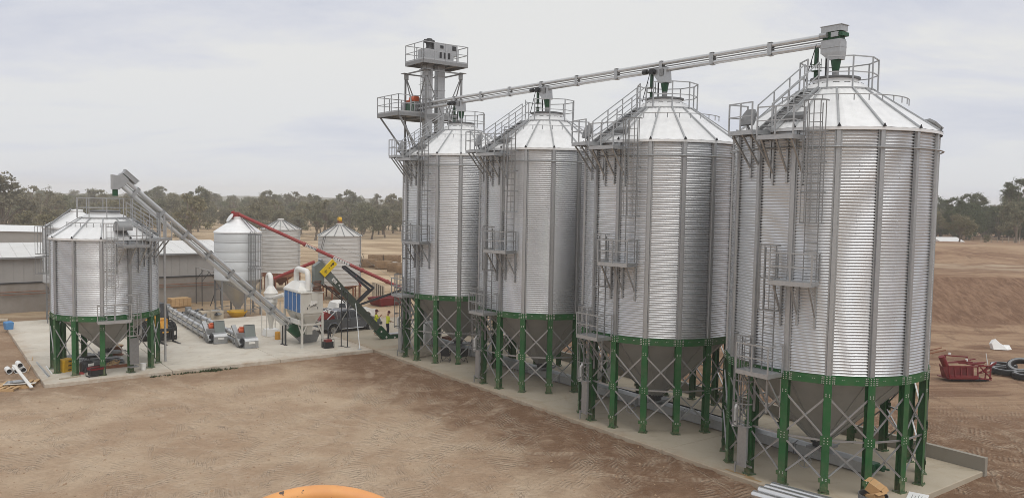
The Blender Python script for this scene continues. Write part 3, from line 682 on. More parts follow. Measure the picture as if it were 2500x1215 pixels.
# ------------------------------------------------------------------ elevator tower behind the row
def build_tower():
    cu, cv = 30.0, 50.0; hw = 1.45
    root = thing('elevator_tower', 'galvanised bucket elevator tower with two railed platforms at the far end of the silo row', 'tower', W(cu, cv), SITE)
    zt = 19.2; cs = [(-hw, -hw), (hw, -hw), (hw, hw), (-hw, hw)]
    for x, y in cs:
        q = MB(); q.bar((x, y, .15), (x, y, zt), .11, .11); q.box((x, y, zt+.03), (.5, .5, .04)); q.box((x*.97, y*.97, zt-.2), (.26, .26, .4), rz=pi/4); q.build('leg', M['galvd'], root)
    lv = [.15, 4.2, 8.2, 12.2, 15.9, zt]
    for i in range(4):
        a, b = cs[i], cs[(i+1) % 4]
        for z in lv[1:]: MB().bar((*a, z), (*b, z), .09).build('girt', M['galvd'], root)
        for z0, z1 in zip(lv, lv[1:]):
            if z1 < 14: MB().bar((*a, z0), (*b, z1), .06).build('brace', M['galvd'], root); MB().bar((*b, z0), (*a, z1), .06).build('brace', M['galvd'], root)
            else:
                m = ((a[0]+b[0])/2, (a[1]+b[1])/2)
                for p in (a, b): MB().bar((*m, z0), (*p, z1-.15), .06).build('brace', M['galvd'], root)
    for x in (-.78, .22):
        q = MB(); q.bb((x-.28, -.75, .4), (x+.28, -.25, 19.9))
        for z in range(1, 20): q.bb((x-.31, -.78, z-.03), (x+.31, -.22, z+.03))
        q.build('elevator_leg', M['galv'], root)
    q = MB(); t = -1.35
    for s in (-.22, .22): q.bar((t+s, -.95, 14), (t+s, -.95, 20.7), .045)
    z = 14.2
    while z < 20: q.bar((t-.22, -.95, z), (t+.22, -.95, z), .025); z += .3
    for z in (17.2, 18.2, 19.2): q.tube([(t-.38, -.95, z), (t-.36, -1.4, z), (t, -1.7, z), (t+.36, -1.4, z), (t+.38, -.95, z)], .02, 4)
    for x in (-.38, 0, .38): q.bar((t+x, -1.6 if x == 0 else -1.2, 17.1), (t+x, -1.6 if x == 0 else -1.2, 19.3), .02)
    q.build('ladder', M['galvd'], root)
    def deck(name, x0, x1, y0, y1, z, h=1.2):
        q = MB(); q.bb((x0, y0, z-.05), (x1, y1, z)); d = q.build(name, M['galvd'], root)
        q = MB()
        for a, b in (((x0, y0), (x1, y0)), ((x1, y0), (x1, y1)), ((x1, y1), (x0, y1)), ((x0, y1), (x0, y0))): q.bar((*a, z-.11), (*b, z-.11), .07, .24)
        n = 4
        for i in range(1, n): q.bar((lerp(x0, x1, i/n), y0, z-.1), (lerp(x0, x1, i/n), y1, z-.1), .05, .14)
        q.build('floor_beam', M['galvd'], d)
        q = MB(); nx = max(2, round((x1-x0)/1.0)); ny = max(2, round((y1-y0)/1.0))
        loop = [(lerp(x0, x1, i/nx), y0) for i in range(nx)] + [(x1, lerp(y0, y1, i/ny)) for i in range(ny)] + [(lerp(x1, x0, i/nx), y1) for i in range(nx)] + [(x0, lerp(y1, y0, i/ny)) for i in range(ny)]
        rail_run(q, [(*p, z) for p in loop] + [(*loop[0], z)], h, toe=True, w=.05); q.build('railing', M['galv'], d); return d
    deck('platform', -1.85, 1.75, -1.75, .75, 19.85)
    deck('platform', -3.2, 1.6, -.75, 2.35, 16.25)
    for y in (-.6, 2.2): MB().bar((-3.1, y, 16.1), (-1.5, min(max(y, -1.4), 1.4), 13.6), .12).build('brace', M['galvd'], root)
    # head casing with its drive motor
    q = MB(); q.bb((-1.3, -1.0, 19.9), (1.05, 0, 20.75)); q.bb((-.5, -.9, 20.75), (1.35, -.1, 21.25)); q.bb((.1, -.93, 20.45), (1.4, -.07, 20.75)); q.build('head_casing', M['galv'], root)
    q = MB()
    for x in (-.1, .25, .6): q.bb((x, -1.04, 20.2), (x+.14, -.99, 20.6))
    q.bb((.0, -.93, 20.9), (.25, -.89, 21.1)); q.bb((1.0, -.93, 20.85), (1.28, -.89, 21.15)); kind(q.build('casing_opening', M['dark'], root), 'stuff')
    q = MB(); q.lathe([(.16, 20.75), (.30, 20.8), (.22, 20.95), (.26, 21.2), (.30, 21.3), (.2, 21.5), (.02, 21.55)], 14, c=(-.72, -.6, 0)); q.tube([(-.75, -.6, 21.35), (-1.1, -.6, 21.3)], .14, 10); q.tube([(-.7, -.6, 21.3), (-.35, -.6, 21.35)], .12, 10); q.build('drive_motor', M['dark'], root, 40)
    return root
build_tower()

# ------------------------------------------------------------------ overhead twin-tube conveyor
def twin_tubes(root, length, sp, r=.125, step=3.0, along=Vector((0, 1, 0)), up=Z, m='galv', first=1.2):
    """two parallel conveyor tubes tied together by plates; the lower one runs through the origin"""
    a = along*length
    q = MB(); q.tube([up*0, a], r, 14); q.build('lower_tube', M['tube'], root, 40)
    q = MB(); q.tube([up*sp, a+up*sp], r, 14); q.build('upper_tube', M['tube'], root, 40)
    side = along.cross(up); s = first
    q = MB(); q.bar(up*sp*.5-side*r*.5, a+up*sp*.5-side*r*.5, .012, .03, up=up); q.bar(up*sp*.5+side*r*.5, a+up*sp*.5+side*r*.5, .012, .03, up=up); q.build('tie_rod', M['galvd'], root)
    while s < length-.4:
        q = MB(); c = along*s; R = Matrix((side, along, up)).transposed()
        for k in (-1, 1): q.box(c+up*sp/2+side*k*(r+.012), (.012, .20, sp+r*1.7), R=R)
        for k in (-r-.012, sp+r+.012): q.box(c+up*k, (2*r+.05, .20, .014), R=R)
        q.build('tube_clamp', M['galv'], root); s += step
def build_overhead():
    root = thing('overhead_conveyor', 'long twin-tube galvanised conveyor running level above the tops of all four tall silos', 'conveyor', W(28.85, 17.87, 16.65), SITE)
    L = 32.3; sp = .33
    twin_tubes(root, L, sp, .095, 3.05, first=3.0)
    # head box over the nearest silo
    q = MB(); q.bb((-.24, -.30, .42), (.24, .55, .64)); q.bb((-.27, -.34, .64), (.27, .59, .66)); q.bb((-.22, -.28, -.16), (.22, .55, .04)); q.bb((-.21, -.26, .04), (.21, .55, .12)); q.bb((-.24, -.29, -.19), (.24, .57, -.16)); q.build('head_box', M['galv'], root)
    q = MB(); q.bb((-.19, -.22, .12), (.19, .50, .42)); q.bb((-.23, -.36, .22), (.23, -.20, .36)); q.build('head_frame', M['dgreen'], root)
    q = MB(); q.tube([(-.28, .25, .30), (-.28, .55, .30)], .11, 12); q.bb((-.27, -.2, .2), (-.20, .1, .38)); q.build('drive_motor', M['galv'], root, 40)
    for k in range(4):
        y = 8.871*k
        if k == 0: zt = -.16; a, b = (.28, .62, -.45), (.20, .22, -.30)
        else: zt = .04; a, b = (.20, .55, -.35), (.16, .2, -.3)
        q = MB(); z0 = -.19 if k == 0 else .10; z1 = -.66 if k == 0 else -.62
        w0, l0, l1 = (.22, .55, -.28) if k == 0 else (.17, .70, -.22)
        q.loft([[(-w0, l1, z0), (w0, l1, z0), (w0, l0, z0), (-w0, l0, z0)], [(-w0, l1, z0-.18), (w0, l1, z0-.18), (w0, l0, z0-.18), (-w0, l0, z0-.18)], [(-.20, -.25, z1), (.20, -.25, z1), (.20, .2, z1), (-.20, .2, z1)]])
        q.v = [(x, yy+y, z) for x, yy, z in q.v]; q.build('discharge_chute', M['galv'], root)
        q = MB(); q.lathe([(.19, z1+.005), (.19, z1-.04), (.13, z1-.42)], 16, c=(0, y, 0)); q.build('chute_throat', M['dgreen'], root, 40)
        q = MB(); q.lathe([(.125, z1-.40), (.125, -1.42)], 16, c=(0, y, 0)); q.build('drop_pipe', M['galvd'], root, 40)
        for s, yy in ((0, .85),):
            q = MB(); q.bar((s, y+yy, .1 if k else -.1), (s, y+yy, -.75), .13, .11); q.bar((s, y+yy, -.98), (s, y+yy, -1.42), .13, .11); q.box((s, y+yy, -.985), (.34, .34, .02)); q.box((s, y+yy, -.74), (.30, .30, .02))
            q.build('support_leg', M['dgreen'], root)
            q = MB()
            for a_ in (-.13, .13):
                for b_ in (-.13, .13): q.bar((s+a_, y+yy+b_, -1.0), (s+a_, y+yy+b_, -.5), .02)
            kind(q.build('threaded_rod', M['dark'], root), 'stuff')
        q = MB(); q.bar((0, y+.42, -.35), (0, y+.42, -1.42), .05); q.bar((-.25, y+.72, 0), (-.42, y+1.05, -1.45), .03); q.build('stay_rod', M['dark'], root)
        if k:
            q = MB(); q.tube([(-.26, y+.42, -.03), (-.26, y+1.0, -.03)], .08, 10); q.tube([(-.3, y+.9, -.03), (-.3, y+1.15, -.03)], .11, 10); q.bb((-.34, y+.5, -.16), (-.2, y+.72, .08)); q.build('slide_motor', M['dark'], root, 40)
            MB().bb((-.212, y-.05, -.28), (-.204, y+.18, .04)).build('inspection_plate', M['galvd'], root)
    # tail box on the tower platform
    q = MB(); q.bb((-.28, L, -.2), (.28, L+1.3, .45)); q.build('tail_box', M['dgreen'], root)
    q = MB(); q.bb((-.30, L+1.3, -.22), (.30, L+1.8, .42)); q.bb((-.3, L-.06, -.22), (.3, L+.02, .52)); q.bb((-.32, L+.05, .45), (.32, L+1.8, .52)); q.build('tail_frame', M['galv'], root)
    q = MB(); q.tube([(-.02, L+.15, .72), (-.02, L+.85, .72)], .25, 14); q.tube([(-.02, L+1.0, .62), (-.02, L+1.6, .62)], .13, 12); q.build('drive_motor', M['orange'], root, 40)
    for yy in (L+.2, L+1.5): MB().bar((-.2, yy, -.2), (-.2, yy, -.40), .06).bar((.2, yy, -.2), (.2, yy, -.40), .06).build('tail_foot', M['galvd'], root)
build_overhead()

def build_reclaim():
    root = thing('drag_conveyor', 'long low galvanised box conveyor lying on the slab under the row of tall silos', 'conveyor', W(29.12, 16.0, .15), SITE)
    for k in range(11):
        q = MB(); y0, y1 = k*3.0+.02, k*3.0+2.98
        q.bb((-.28, y0, .06), (.28, y1, .46)); q.prism([(-.32, .46), (.32, .46), (.05, .54), (-.05, .54)], y0, y1, lambda a, b, t: Vector((a, t, b)))
        for y in (y0, y1-.03): q.bb((-.33, y, .03), (.33, y+.03, .47))
        q.build('conveyor_section', M['galv'], root)
        MB().bb((-.30, y0+.3, 0), (.30, y0+.4, .06)).build('skid', M['galvd'], root)
    q = MB(); q.tube([(.2, -.55, .3), (.2, .0, .3)], .13, 12); q.bb((-.1, -.3, .12), (.34, 0, .44)); q.tube([(.2, -.75, .3), (.2, -.5, .3)], .04, 8); q.build('drive_motor', M['dgreen'], root, 40)
build_reclaim()

# ------------------------------------------------------------------ inclined twin-tube conveyor filling the short silo
def build_inclined():
    A, B = W(21.1, 53.2, .75), W(9.75, 51.75, 10.85)
    d = B-A; L = d.length; d.normalize(); side = d.cross(Z).normalized(); up = side.cross(d).normalized()
    root = thing('inclined_conveyor', 'steep twin-tube galvanised conveyor leaning from the white cleaner up over the short silo', 'conveyor', A)
    twin_tubes(root, L-.2, .40, .125, 1.95, along=d, up=up, first=2.6)
    R = Matrix((side, d, up)).transposed()
    q = MB(); q.box(d*(L-.15)+up*.70, (.42, .95, .24), R=R); q.box(d*(L-.15)+up*.83, (.48, 1.02, .03), R=R); q.box(d*(L+.12)+up*.26, (.38, .55, .52), R=R); q.build('head_box', M['galv'], root)
    q = MB(); q.tube([d*(L-.45)+up*.62+side*.3, d*(L-.1)+up*.62+side*.3], .14, 12); q.box(d*(L-.35)+up*.62+side*.30, (.06, .5, .3), R=R); q.build('drive_motor', M['dark'], root, 40)
    h = Vector((d.x, d.y, 0)).normalized(); E_ = d*(L+.35)+up*.15; q = MB()
    a_, b_, c_, e_ = E_+h*.28+Z*.20, E_+h*.28-Z*.66, E_-h*.08-Z*.66, E_-h*.62-Z*.15
    f_ = E_-h*.4+Z*.1
    q.loft([[p-side*.2 for p in (a_, b_, c_, e_, f_)], [p+side*.2 for p in (a_, b_, c_, e_, f_)]]); q.build('discharge_hood', M['galv'], root)
    q = MB(); q.lathe([(.15, 0), (.15, -.38)], 16, c=E_+h*.10-Z*.66); q.build('discharge_spout', M['dgreen'], root, 40)
    q = MB(); q.box(-d*.05+up*.25, (.44, 1.7, .78), R=R); q.build('boot', M['dgreen'], root)
    q = MB(); c = -d*.75+up*.1
    poly = [(-.75, -.35), (.1, -.42), (.75, .25), (.55, .98), (.05, .98)]
    q.loft([[c+d*x*-1+up*y-side*.28 for x, y in poly], [c+d*x*-1+up*y-side*.31 for x, y in poly]]); q.build('boot_guard', M['galvd'], root)
    for s in (-1, 1):
        p = -d*-1.2+side*s*.22; MB().bar(p, Vector((p.x, p.y, -.6)), .09).box((p.x, p.y, -.58), (.22, .22, .03)).build('stand', M['dark'], root)
build_inclined()

# ------------------------------------------------------------------ shed behind the yard
def build_shed():
    u0, v0, v1 = -22.0, 80.0, 94.0; L = 47.2
    root = thing('farm_shed', 'long low shed with pale metal roof behind the concrete yard', 'shed', W(u0, v0), SITE)
    q = MB(); q.bb((0, 0, -.2), (L, .2, 2.5)); b = q.build('base_wall', M['shedbase'], root)
    q = MB(); q.bb((0, -.02, 2.5), (L, .16, 4.66))
    x = .2
    while x < L: q.bb((x, -.045, 2.5), (x+.03, -.02, 4.66)); x += .75
    q.build('wall_cladding', M['shedwall'], root)
    MB().bb((0, -.09, 2.44), (L, -.02, 2.54)).build('wall_rail', M['dark'], root)
    for x in [3+6.05*i for i in range(7)]: MB().bb((x, -.12, -.1), (x+.14, -.0201, 2.44)).build('wall_post', M['dark'], root)
    for z, r in ((1.78, .035), (1.55, .03)): MB().tube([(4, -.16, z), (14, -.16, z+.06), (26, -.16, z-.04), (L-.3, -.16, z+.03)], r, 6).build('wall_pipe', M['rust'], root)
    def roof(y0, z0, y1, z1, nm):
        n = 44
        for i in range(n):
            a, b = L*i/n, L*(i+1)/n-.01; q = MB(); q.loft([[(a, y0, z0), (a+.04, y0, z0+.035), (a+.08, y0, z0), (b, y0, z0), (b, y0, z0-.02), (a, y0, z0-.02)], [(a, y1, z1), (a+.04, y1, z1+.035), (a+.08, y1, z1), (b, y1, z1), (b, y1, z1-.02), (a, y1, z1-.02)]]); q.build(nm, M['shedroof'], root)
    roof(-.35, 4.70, 7.2, 5.55, 'roof_sheet')
    q = MB(); q.bb((0, 7.2, -.2), (L, 7.4, 5.45)); q.build('back_wall', M['shedwall'], root)
    for x in (0, L): MB().prism([(.2, -.2), (7.2, -.2), (7.2, 5.5), (.2, 4.62)], x-.05, x+.05, lambda a, b, t: Vector((t, a, b))).build('end_wall', M['shedwall'], root)
    MB().bb((-.1, -.47, 4.58), (L+.1, -.35, 4.72)).build('gutter', M['galvd'], root)
build_shed()

# ------------------------------------------------------------------ older silos at the back of the yard
def hoop_silo(name, label, c, R, zb, ze, za, zcone, m, roof_m, nleg, leg_m, cone_m, bands, ribs=0, band_r=.03, rot=0.0, corr=False, top_r=.35, leg_w=.12):
    root = thing(name, label, 'silo', c, SITE+rot)
    nb = bands; q = MB()
    for i in range(nb):
        z0, z1 = lerp(zb, ze, i/nb), lerp(zb, ze, (i+1)/nb)
        q = MB(); pr = [(R, z0), (R, z1-.02), (R-.02, z1)]
        if corr:
            pr = [(R+.03, z0)] + [(R+.012*sin(k*pi), z0+(z1-z0)*k/10) for k in range(1, 10)] + [(R, z1)]
        q.lathe(pr, 40); w = q.build('wall_band', M[m], root, 50)
        q = MB(); q.lathe([(R+.005, z1-.05), (R+band_r, z1-.03), (R+band_r, z1+.03), (R+.005, z1+.05)], 40); q.build('hoop', M[m], root, 50)
    n = ribs or 1
    if ribs:
        da = 2*pi/ribs
        for k in range(ribs):
            q = MB(); q.add([pol(R+.12, da*(k+j/3), ze-.06) for j in range(4)] + [pol(top_r, da*(k+j/3), za) for j in range(4)], [(j, j+1, j+5, j+4) for j in range(3)])
            q.build('roof_panel', M[roof_m], root, 20)
            MB().bar(pol(R+.13, da*k, ze-.03), pol(top_r, da*k, za+.03), .05, .09).build('roof_seam', M['galvd'], root)
    else:
        q = MB(); q.lathe([(R+.05, ze-.08), (R+.05, ze+.02), (top_r, za)], 40); q.build('roof', M[roof_m], root, 35)
    q = MB(); q.lathe([(top_r+.02, za-.04), (top_r+.02, za+.14), (top_r*.9, za+.2), (.02, za+.24)], 24); q.build('roof_cap', M[roof_m], root, 35)
    q = MB(); q.lathe([(R-.01, zb+.02), (R+.03, zb), (R+.03, zb-.06), (R-.05, zb-.06), (.24, zcone), (.24, zcone-.15)], 32); q.build('cone', M[cone_m], root, 35)
    for k in range(nleg):
        a = 2*pi*(k+.5)/nleg; MB().bar(pol(R-.05, a, -.05), pol(R-.05, a, zb-.02), leg_w).build('leg', M[leg_m], root)
        a2 = 2*pi*(k+1.5)/nleg
        if zb > 2.5: MB().bar(pol(R-.05, a, zb-.1), pol(R-.05, a2, zb-1.1), .05).build('brace', M[leg_m], root); MB().bar(pol(R-.05, a, .5), pol(R-.05, a2, .5), .05).build('brace', M[leg_m], root)
    return root
B1 = hoop_silo('field_silo', 'smooth pale grey silo on tall steel legs under the tip of the red auger', (-23.85, 69.7, 0), 1.95, 3.1, 7.15, 8.25, .55, 'lightgrey', 'roof', 6, 'galvd', 'hopper', 5, top_r=.42)
def side_ladder(root, a, R, z0, z1, zc):
    q = MB(); ladder_mesh(q, a, R+.2, z0, z1); l = q.build('ladder', M['galvd'], root)
    q = MB(); cage_mesh(q, a, R+.2, zc, z1+.1, .42, 6, 2.0); q.build('safety_cage', M['galvd'], l)
def cage_stair(root, a, R, zs, w=1.0, dpt=.9):
    """two stacked upright cages of bars beside the wall"""
    t = Vector((-sin(a), cos(a), 0)); o = Vector((cos(a), sin(a), 0)); c = o*(R+.15+dpt/2)
    for z0, z1 in zs:
        q = MB()
        for z in (z0, z1):
            p = [c+o*x*dpt/2+t*y*w/2+Z*z for x, y in ((-1, -1), (1, -1), (1, 1), (-1, 1))]
            for A, B in zip(p, p[1:]+p[:1]): q.bar(A, B, .04)
        for i in range(5):
            for s in (-1, 1): q.bar(c+o*lerp(-.5, .5, i/4)*dpt+t*s*w/2+Z*z0, c+o*lerp(-.5, .5, i/4)*dpt+t*s*w/2+Z*z1, .035)
        q.build('ladder_cage', M['galvd'], root)
    q = MB(); ladder_mesh(q, a, R+.25, .2, zs[0][1]+.3, .45); q.build('ladder', M['galvd'], root)
cage_stair(B1, RAD(-75), 1.95, [(4.3, 7.0), (2.2, 4.1)], .7, .95)
q = MB(); q.lathe([(.1, 0), (.42, .03), (.44, .09), (.2, .16), (.02, .17)], 20); hl = q.build('filler_lid', M['roof'], B1, 35); hl.location = (-.62, .0, 8.33); hl.rotation_euler = (0, RAD(-55), 0)
B0 = hoop_silo('field_silo', 'smooth grey silo with white conical roof half hidden behind the short silo at far left', W(10.4, 72.0), 2.40, 3.3, 7.55, 8.75, .7, 'lightgrey', 'roof', 6, 'galvd', 'hopper', 5, top_r=.45)
cage_stair(B0, RAD(215), 2.4, [(5.6, 7.7), (4.1, 5.4)], .75, .95)
q = MB(); q.bar(pol(2.5, RAD(205), 7.62), pol(.5, RAD(205), 8.95), .10, .12); q.bar(pol(2.5, RAD(212), 7.75), pol(.5, RAD(218), 9.05), .06); q.build('lid_rail', M['galvd'], B0)
B2 = hoop_silo('field_silo', 'old corrugated silo with rusty skirt, middle of three silos beyond the cleaner', (-25.65, 88.9, 0), 2.1, 1.95, 6.7, 7.6, .6, 'zinc', 'zinc', 10, 'rust', 'rust', 12, 16, .025, corr=True)
B3 = hoop_silo('field_silo', 'old corrugated silo with a yellow-topped ribbed roof behind the yellow elevator guard', (-17.6, 81.9, 0), 2.15, 1.45, 6.45, 7.45, .5, 'zinc', 'zinc', 12, 'rust', 'rust', 12, 14, .025, corr=True)
for b, R, zb in ((B2, 2.1, 1.95), (B3, 2.15, 1.45)):
    MB().lathe([(R+.02, zb), (R+.02, zb-.45 if b is B2 else zb-.1), (R, zb-.45 if b is B2 else zb-.1)], 32).build('skirt', M['rust'], b, 35)
    MB().bar(pol(R+.12, RAD(-50), .3), pol(R+.12, RAD(-50), 6.5), .05).build('conduit', M['galvd'], b)
q = MB(); q.tube([(-.18, 0, 8.05), (.12, 0, 8.05)], .24, 14); q.build('roof_winch', M['yel2'], B3, 40)
MB().bb((-.2, -.15, 7.68), (.2, .15, 7.95)).build('winch_box', M['rust'], B3)
for b, R, ze in ((B1, 1.95, 7.15),):
    q = MB(); a = RAD(-70); q.bar(pol(R+.05, a, ze), pol(.5, a, 8.35), .05); q.bar(pol(R+.05, a+.2, ze), pol(.5, a+.5, 8.35), .05); q.build('roof_rail', M['galvd'], b)

# ------------------------------------------------------------------ trees
def crown_mesh(name, seed, h, w, clumps, leaves, base=.35, leaf=.30, top=.5, m='leaf', spread=.85):
    rnd = random.Random(seed); q = MB(); cs = []
    for i in range(clumps):
        a = rnd.uniform(0, 2*pi); t = rnd.random()**.7
        zz = lerp(h*base, h*.97, t); k = sqrt(max(.05, 1-((t-.38)/.68)**2))
        rr = w*k*sqrt(rnd.uniform(.05, 1)); c = Vector((rr*cos(a), rr*sin(a), zz - .10*h*(rr/w)**2)); cs.append(c)
        cr = rnd.uniform(.55, 1.0)*w*.34*spread
        for j in range(leaves):
            d = Vector((rnd.gauss(0, 1), rnd.gauss(0, 1), rnd.gauss(0, .62)))*cr*.62; p = c+d
            s = leaf*rnd.uniform(.6, 1.35); n = Vector((rnd.gauss(0, 1), rnd.gauss(0, 1), rnd.gauss(.45, .8))).normalized()
            x = n.cross(Vector((rnd.random()-.5, rnd.random()-.5, rnd.random()-.5))).normalized(); y = n.cross(x)
            q.add([p-x*s*.5, p+y*s*.34, p+x*s*.55, p-y*s*.30], [(0, 1, 2, 3)])
    return q.mesh(name, M[m], fixn=False), cs
def trunk_mesh(name, seed, h, cs, base, r=.2, fork=True):
    rnd = random.Random(seed); q = MB(); top = h*base*1.05; lean = Vector((rnd.uniform(-.1, .1), rnd.uniform(-.1, .1), 0))*h
    p0 = Vector((0, 0, -.3)); pts = [p0, Vector((0, 0, .3))+lean*.15, lean*.5+Z*top*.55, lean*.8+Z*top]
    q.tube(pts, [r*1.35, r*1.05, r*.85, r*.68], 7)
    pick = rnd.sample(cs, min(len(cs), 11))
    for c in pick:
        s = pts[2] if rnd.random() < .4 else pts[3]; m = lerp(s, c, .5)+Vector((rnd.uniform(-.2, .2), rnd.uniform(-.2, .2), .08*h))
        q.tube([s, m, c], [r*.48, r*.30, r*.10], 5, cap=False)
    return q.mesh(name, M['trunk'], 60)
KINDS = []
for i, (h, w, cl, lv, base, leaf, sp) in enumerate([(8.5, 3.4, 26, 110, .34, .46, .9), (7.2, 3.0, 24, 105, .36, .42, .9), (10.5, 3.6, 22, 95, .42, .48, .72), (5.6, 2.5, 20, 110, .25, .38, 1.0),
        (12.5, 3.3, 17, 80, .46, .45, .6), (9.2, 3.9, 30, 105, .30, .46, .9), (3.2, 1.7, 14, 80, .12, .28, 1.0)]):
    cm, cs = crown_mesh('crown', 40+i, h, w, cl, lv, base, leaf, spread=sp); KINDS.append((cm, trunk_mesh('trunk', 70+i, h, cs, base, .035*h if h > 4 else .06), h))
cm, cs = crown_mesh('crown', 91, 13.5, 3.0, 46, 110, .18, .42, m='leafg', spread=.85); KINDS.append((cm, trunk_mesh('trunk', 92, 13.5, cs, .3, .28), 13.5))
cm, cs = crown_mesh('crown', 93, 9.0, 4.4, 34, 130, .28, .42, m='leafg', spread=.9); KINDS.append((cm, trunk_mesh('trunk', 94, 9.0, cs, .28, .26), 9.0))
cm, cs = crown_mesh('crown', 95, 4.9, 2.9, 24, 170, .36, .26, spread=.8); KINDS.append((cm, trunk_mesh('trunk', 96, 4.9, cs, .36, .15), 4.9))
cm, cs = crown_mesh('crown', 97, 11.5, 3.6, 8, 26, .55, .30, spread=.7); KINDS.append((cm, trunk_mesh('trunk', 98, 11.5, cs, .5, .20), 11.5))   # nearly bare
cm, cs = crown_mesh('crown', 99, 6.2, 3.3, 30, 120, .04, .40, m='leafg', spread=.95); KINDS.append((cm, trunk_mesh('trunk', 100, 6.2, cs, .2, .15), 6.2))
KN = ['gum_tree']*3 + ['gum_tree', 'gum_tree', 'gum_tree', 'bush', 'gum_tree', 'gum_tree', 'gum_tree', 'bare_tree', 'gum_tree']
TL = ['broad crowned olive gum tree in the scrub beyond the yard', 'round crowned olive gum tree in the scrub beyond the yard', 'open crowned gum tree with bare limbs in the scrub beyond the yard', 'small round scrub tree low in the scrub beyond the yard', 'tall thin crowned gum tree rising over the scrub beyond the yard', 'wide spreading olive gum tree in the scrub beyond the yard', 'low olive bush in the open scrub beyond the yard', 'tall dark tree', 'dark tree', 'small tree', 'thin half bare tree standing out above the scrub', 'dense low green tree']
def tree(k, x, y, s=1.0, label=None, group='scrub trees beyond the yard', z=None, nm=None):
    cm, tm, h = KINDS[k]; nm = nm or KN[k]
    t = thing(nm, label or TL[k], 'bush' if nm == 'bush' else 'tree', (x, y, (hgt(x, y) if z is None else z)), random.uniform(0, 6.28), group if not label else None)
    t.scale = (s*random.uniform(.9, 1.12), s*random.uniform(.9, 1.12), s)
    ob('trunk', tm, t); ob('crown', cm, t); return t
rt = random.Random(5)
def free(px, Y): return True
# front edge of the scrub, tree by tree (pixel column in the photo, pixel row of the foot, kind, size)
FR = [(8, 590, 5, 1.0), (62, 598, 1, .9), (120, 606, 1, .85), (165, 590, 3, 1.0), (470, 596, 2, 1.0), (445, 585, 6, 1.2), (392, 556, 0, 1.0), (330, 560, 1, 1.0), (512, 548, 0, .95), (550, 543, 3, 1.0),
      (612, 535, 1, 1.0), (664, 536, 5, .95), (700, 532, 1, 1.0), (738, 561, 2, .66), (752, 542, 0, .9), (775, 552, 3, .95), (808, 545, 5, .95), (845, 542, 0, 1.0), (862, 556, 3, .9), (888, 572, 3, .95), (935, 572, 3, .95), (905, 545, 2, .9), (955, 548, 5, .9), (978, 552, 1, 1.0), (1010, 550, 0, 1.0), (858, 568, 6, 1.0), (770, 556, 6, .9)]
NAMED = {0: 'large spreading gum tree cut by the left edge of the photo', 4: 'gum tree with a full crown behind the upper half of the inclined conveyor', 5: 'dense low bush at the foot of the gum tree beside the inclined conveyor', 13: 'slender dark gum tree standing in front of the scrub right of the red auger', 19: 'round olive shrub standing just right of the yellow-topped silo', 20: 'round olive shrub nearest the left side of the tall silos'}
for i, (px, py, k, s) in enumerate(FR):
    g = gnd(px, py); tree(k, g.x, g.y, s*(1.45 if i == 0 else 1.0), NAMED.get(i))
for r in range(7):
    Y = 200 + 22*r + 4*r*r; n = 38
    for i in range(n):
        px = lerp(-40, 1030, (i+rt.uniform(-.45, .45))/(n-1)); y_ = Y*rt.uniform(.93, 1.07); x_ = (px-1250)/F_PX*y_
        if r < 2 and rt.random() < .38: continue
        k = rt.choice([0, 0, 1, 1, 2, 3, 5, 5, 4 if r in (1, 3) else 0]); s = rt.uniform(.80, 1.12)*(1.0+.05*r)
        tree(k, x_, y_, s*.84)
for px, Y, k, s in ((110, 300, 10, 1.15), (375, 330, 2, 1.28), (390, 350, 4, 1.12), (500, 300, 10, 1.1), (235, 330, 0, 1.36), (840, 300, 2, 1.24), (715, 300, 4, 1.0), (920, 300, 4, .98), (965, 310, 2, 1.15), (575, 300, 10, .9), (660, 330, 2, 1.2), (478, 240, 2, 1.22)):
    tree(k, (px-1250)/F_PX*Y, Y, s)
# trees beyond the bank on the right
g1 = 'dark green trees beyond the earth bank'; TR = 'dark green tree in the belt beyond the earth bank'
for i in range(56):
    px = lerp(2262, 2580, rt.random()); Y = rt.uniform(182, 250); x = (px-1250)/F_PX*Y
    tree(rt.choice([8, 8, 7, 11, 11, 11, 5]), x, Y, rt.uniform(.72, 1.0)*(1 if Y < 230 else 1.1), None, g1)['label'] = TR
for px, Y, k, s, lab in ((2478, 190, 7, 1.14, 'tallest dark green tree at the right edge of the photo'), (2480, 165, 5, .92, 'spreading olive gum tree in front of the tallest dark green tree'), (2342, 148, 9, 1.0, 'small round yellowish tree standing alone on the red earth at right'), (2408, 138, 6, .42, 'tiny dark bush alone on the red earth at right')):
    tree(k, (px-1250)/F_PX*Y, Y, s, lab)
# far-off wooded rise on the skyline
q = MB(); pts = []; n = 120
for i in range(n+1):
    x = lerp(-1150, 1000, i/n); y = 1150; pts.append((x, y, 11+6*NZ.noise(Vector((x*.0016, 2, 0)))*.7-3+1.2*NZ.noise(Vector((x*.02, 5, 0)))))
q.add([(x, y-140, -2) for x, y, z in pts] + [(x, y, z) for x, y, z in pts] + [(x, y+200, -2) for x, y, z in pts], [(r*(n+1)+i, r*(n+1)+i+1, (r+1)*(n+1)+i+1, (r+1)*(n+1)+i) for r in range(2) for i in range(n)])
kind(q.build('distant_hills', mat('far_scrub', (.12,.115,.085), .9, 0, .25, .05), None, 60), 'structure')

